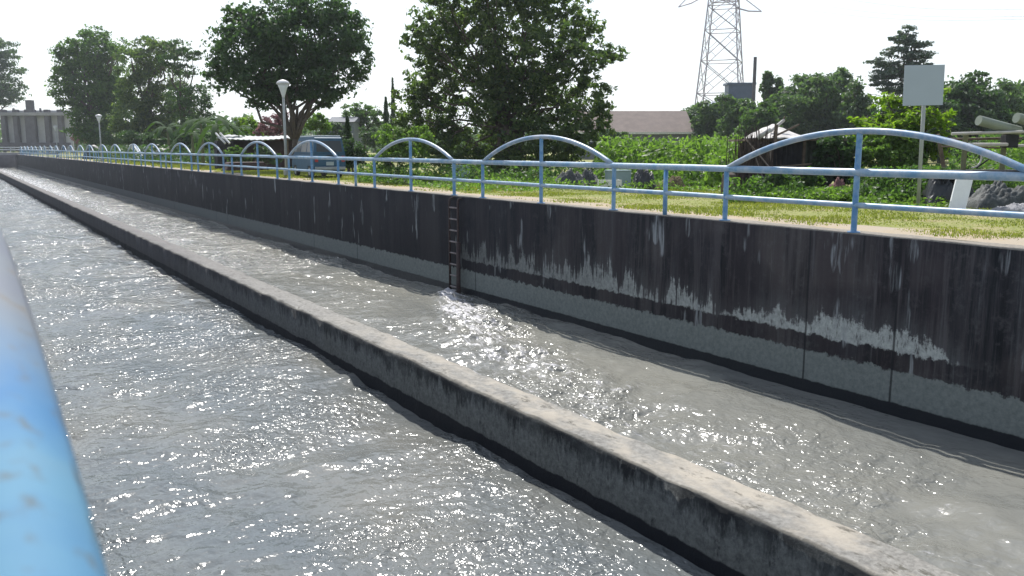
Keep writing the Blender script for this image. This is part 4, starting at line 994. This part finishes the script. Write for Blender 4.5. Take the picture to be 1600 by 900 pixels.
crate(952, 26.6, .66, .42, .34, (.62, .62, .58), 'crate', 'small white slatted crate on the grass beside a railing post')
crate(965, 28.6, .75, .5, .55, (.25, .33, .34), 'storage_box', 'grey-teal lidded box behind the white crate', False)
crate(720, 33, .66, .5, .62, (.22, .34, .30), 'storage_box', 'pale green lidded box in the shade between two arches', False)
crate(1450, 21.6, .8, .5, .5, (.05, .05, .055), 'storage_box', 'black lidded box behind the signboard pole', False)

# ------------------------------------------------------------------ low growth
def spread(name, label, n, leaf, mat, regions, seed, up=.5, aspect=.5):
    rng = np.random.default_rng(seed); Ps = []
    for (px0, px1, D0, D1, h, dens) in regions:
        m = int(n*dens); px = rng.uniform(px0, px1, m); Dd = rng.uniform(D0, D1, m)
        d = np.array([[*(at(q, 300, e_)[:2])] for q, e_ in zip(px, Dd)])
        ok_ = d[:, 0] > (13.8 if D0 > 40 else 12.9); d = d[ok_]; m = len(d)
        hh = h*(.25+.75*np.clip(.5+1.3*vnoise(d[:, 0]*1.1+50, d[:, 1]*1.1+50, seed)+.45*vnoise(d[:, 0]*3+50, d[:, 1]*3+50, seed+1), 0, 1.15))
        Ps.append(np.stack([d[:, 0], d[:, 1], hh*rng.uniform(0, 1, m)**.5], 1))
    V, F = leafcards(np.concatenate(Ps), leaf, rng, up, aspect); o = npmesh(name, V, F, mat); o['kind'] = 'stuff'
    o['label'] = label; o['category'] = 'ground cover'; return o
spread('crop_field', 'bright green leafy field beyond the railing', 26000, .24, L_field, [(930,1180,31,44,1.35,.6),(930,1180,44,62,1.75,.35),(1100,1180,28,32,1.0,.06)], 301)
spread('undergrowth', 'dark weeds and low shrubs under the trees and around the junk', 22000, .13, L_mid, [(1140,1345,21,24,.55,.22),(1330,1480,20.5,24,.75,.28),(1480,1640,22,27,.8,.16),(560,730,31,36,.6,.18),(730,960,30,36,.7,.25),(960,1150,28.5,31,.65,.16),(1480,1640,26,34,1.6,.25)], 302)
spread('weeds', 'sunlit light green weeds along the back of the verge', 9000, .11, L_field, [(700,1150,26,30,.30,.45),(1130,1330,20.5,22,.30,.3),(1330,1640,19,20.5,.2,.1),(560,700,28,34,.35,.15),(1540,1640,24,26,1.3,.3)], 303)
spread('hedge_growth', 'dark green undergrowth along the far left bank', 16000, .28, L_dark, [(140,345,66,110,1.4,.7),(335,560,62,80,1.6,.4)], 304)
def grassblades():
    rng = np.random.default_rng(77); n = 190000
    y = 2+95*rng.uniform(0, 1, n)**1.7; x = 12.15+rng.uniform(0, 1, n)**1.1*(9.2)
    dn = vnoise(x*.7+30, y*.7+30, 9)+.5*vnoise(x*2.2+30, y*2.2+30, 10)
    edge = np.clip((x-12.15)/1.3, 0, 1)
    keep = (dn+rng.uniform(-.6, .6, n)) > (.55-edge*1.05); x, y = x[keep], y[keep]; dn = dn[keep]; n = len(x)
    h = (.014+.024*np.clip(dn+.5, 0, 1.3))*rng.uniform(.5, 1.4, n)*(1+y/60); w = .008*(1+y/18)
    an = rng.uniform(0, 6.28, n); dx, dy = np.cos(an), np.sin(an); ln = rng.uniform(-.7, .7, n)*h
    V = np.zeros((n, 3, 3)); V[:, 0] = np.stack([x-dx*w, y-dy*w, np.zeros(n)], 1); V[:, 1] = np.stack([x+dx*w, y+dy*w, np.zeros(n)], 1); V[:, 2] = np.stack([x+ln*dy, y-ln*dx, h], 1)
    o = npmesh('grass', V.reshape(-1, 3), np.arange(n*3).reshape(-1, 3), L_grass); o['kind'] = 'stuff'; o['label'] = 'short sunlit yellow-green grass verge behind the railing'; o['category'] = 'grass'
grassblades()
# far-off wood closing the horizon
def farwood():
    rng = np.random.default_rng(55); n = 42000; px = rng.uniform(-250, 1900, n); Dd = rng.uniform(240, 300, n)
    d = np.array([[*(at(q, 300, e_)[:2])] for q, e_ in zip(px, Dd)])
    hh = 7.5+3.0*vnoise(d[:, 0]*.06+40, d[:, 1]*.06+40, 6)+1.6*vnoise(d[:, 0]*.22+40, d[:, 1]*.22+40, 7)
    hh *= np.where((px < 650) | (px > 1030), 1.0, .8)
    P = np.stack([d[:, 0], d[:, 1], hh*rng.uniform(0, 1, n)**.7], 1); V, F = leafcards(P, 1.6, rng, .3, .7)
    o = npmesh('distant_wood', V, F, L_far); o['kind'] = 'stuff'; o['label'] = 'distant belt of trees on the horizon'; o['category'] = 'wood'
farwood()

# ------------------------------------------------------------------ air
hz = MB().box((0, 720, 30.8), (2100, 1680, 70.4)).build('haze', None); hz['kind'] = 'stuff'; hz['label'] = 'thin pale summer haze'; hz['category'] = 'haze'
hm = bpy.data.materials.new('haze'); hm.use_nodes = True; nt = hm.node_tree; nt.nodes.remove(nt.nodes['Principled BSDF'])
pv = nt.nodes.new('ShaderNodeVolumePrincipled'); pv.inputs['Color'].default_value = (.86, .93, 1, 1); pv.inputs['Density'].default_value = .0003; pv.inputs['Anisotropy'].default_value = .45
nt.links.new(pv.outputs[0], nt.nodes['Material Output'].inputs['Volume']); hz.data.materials.append(hm)
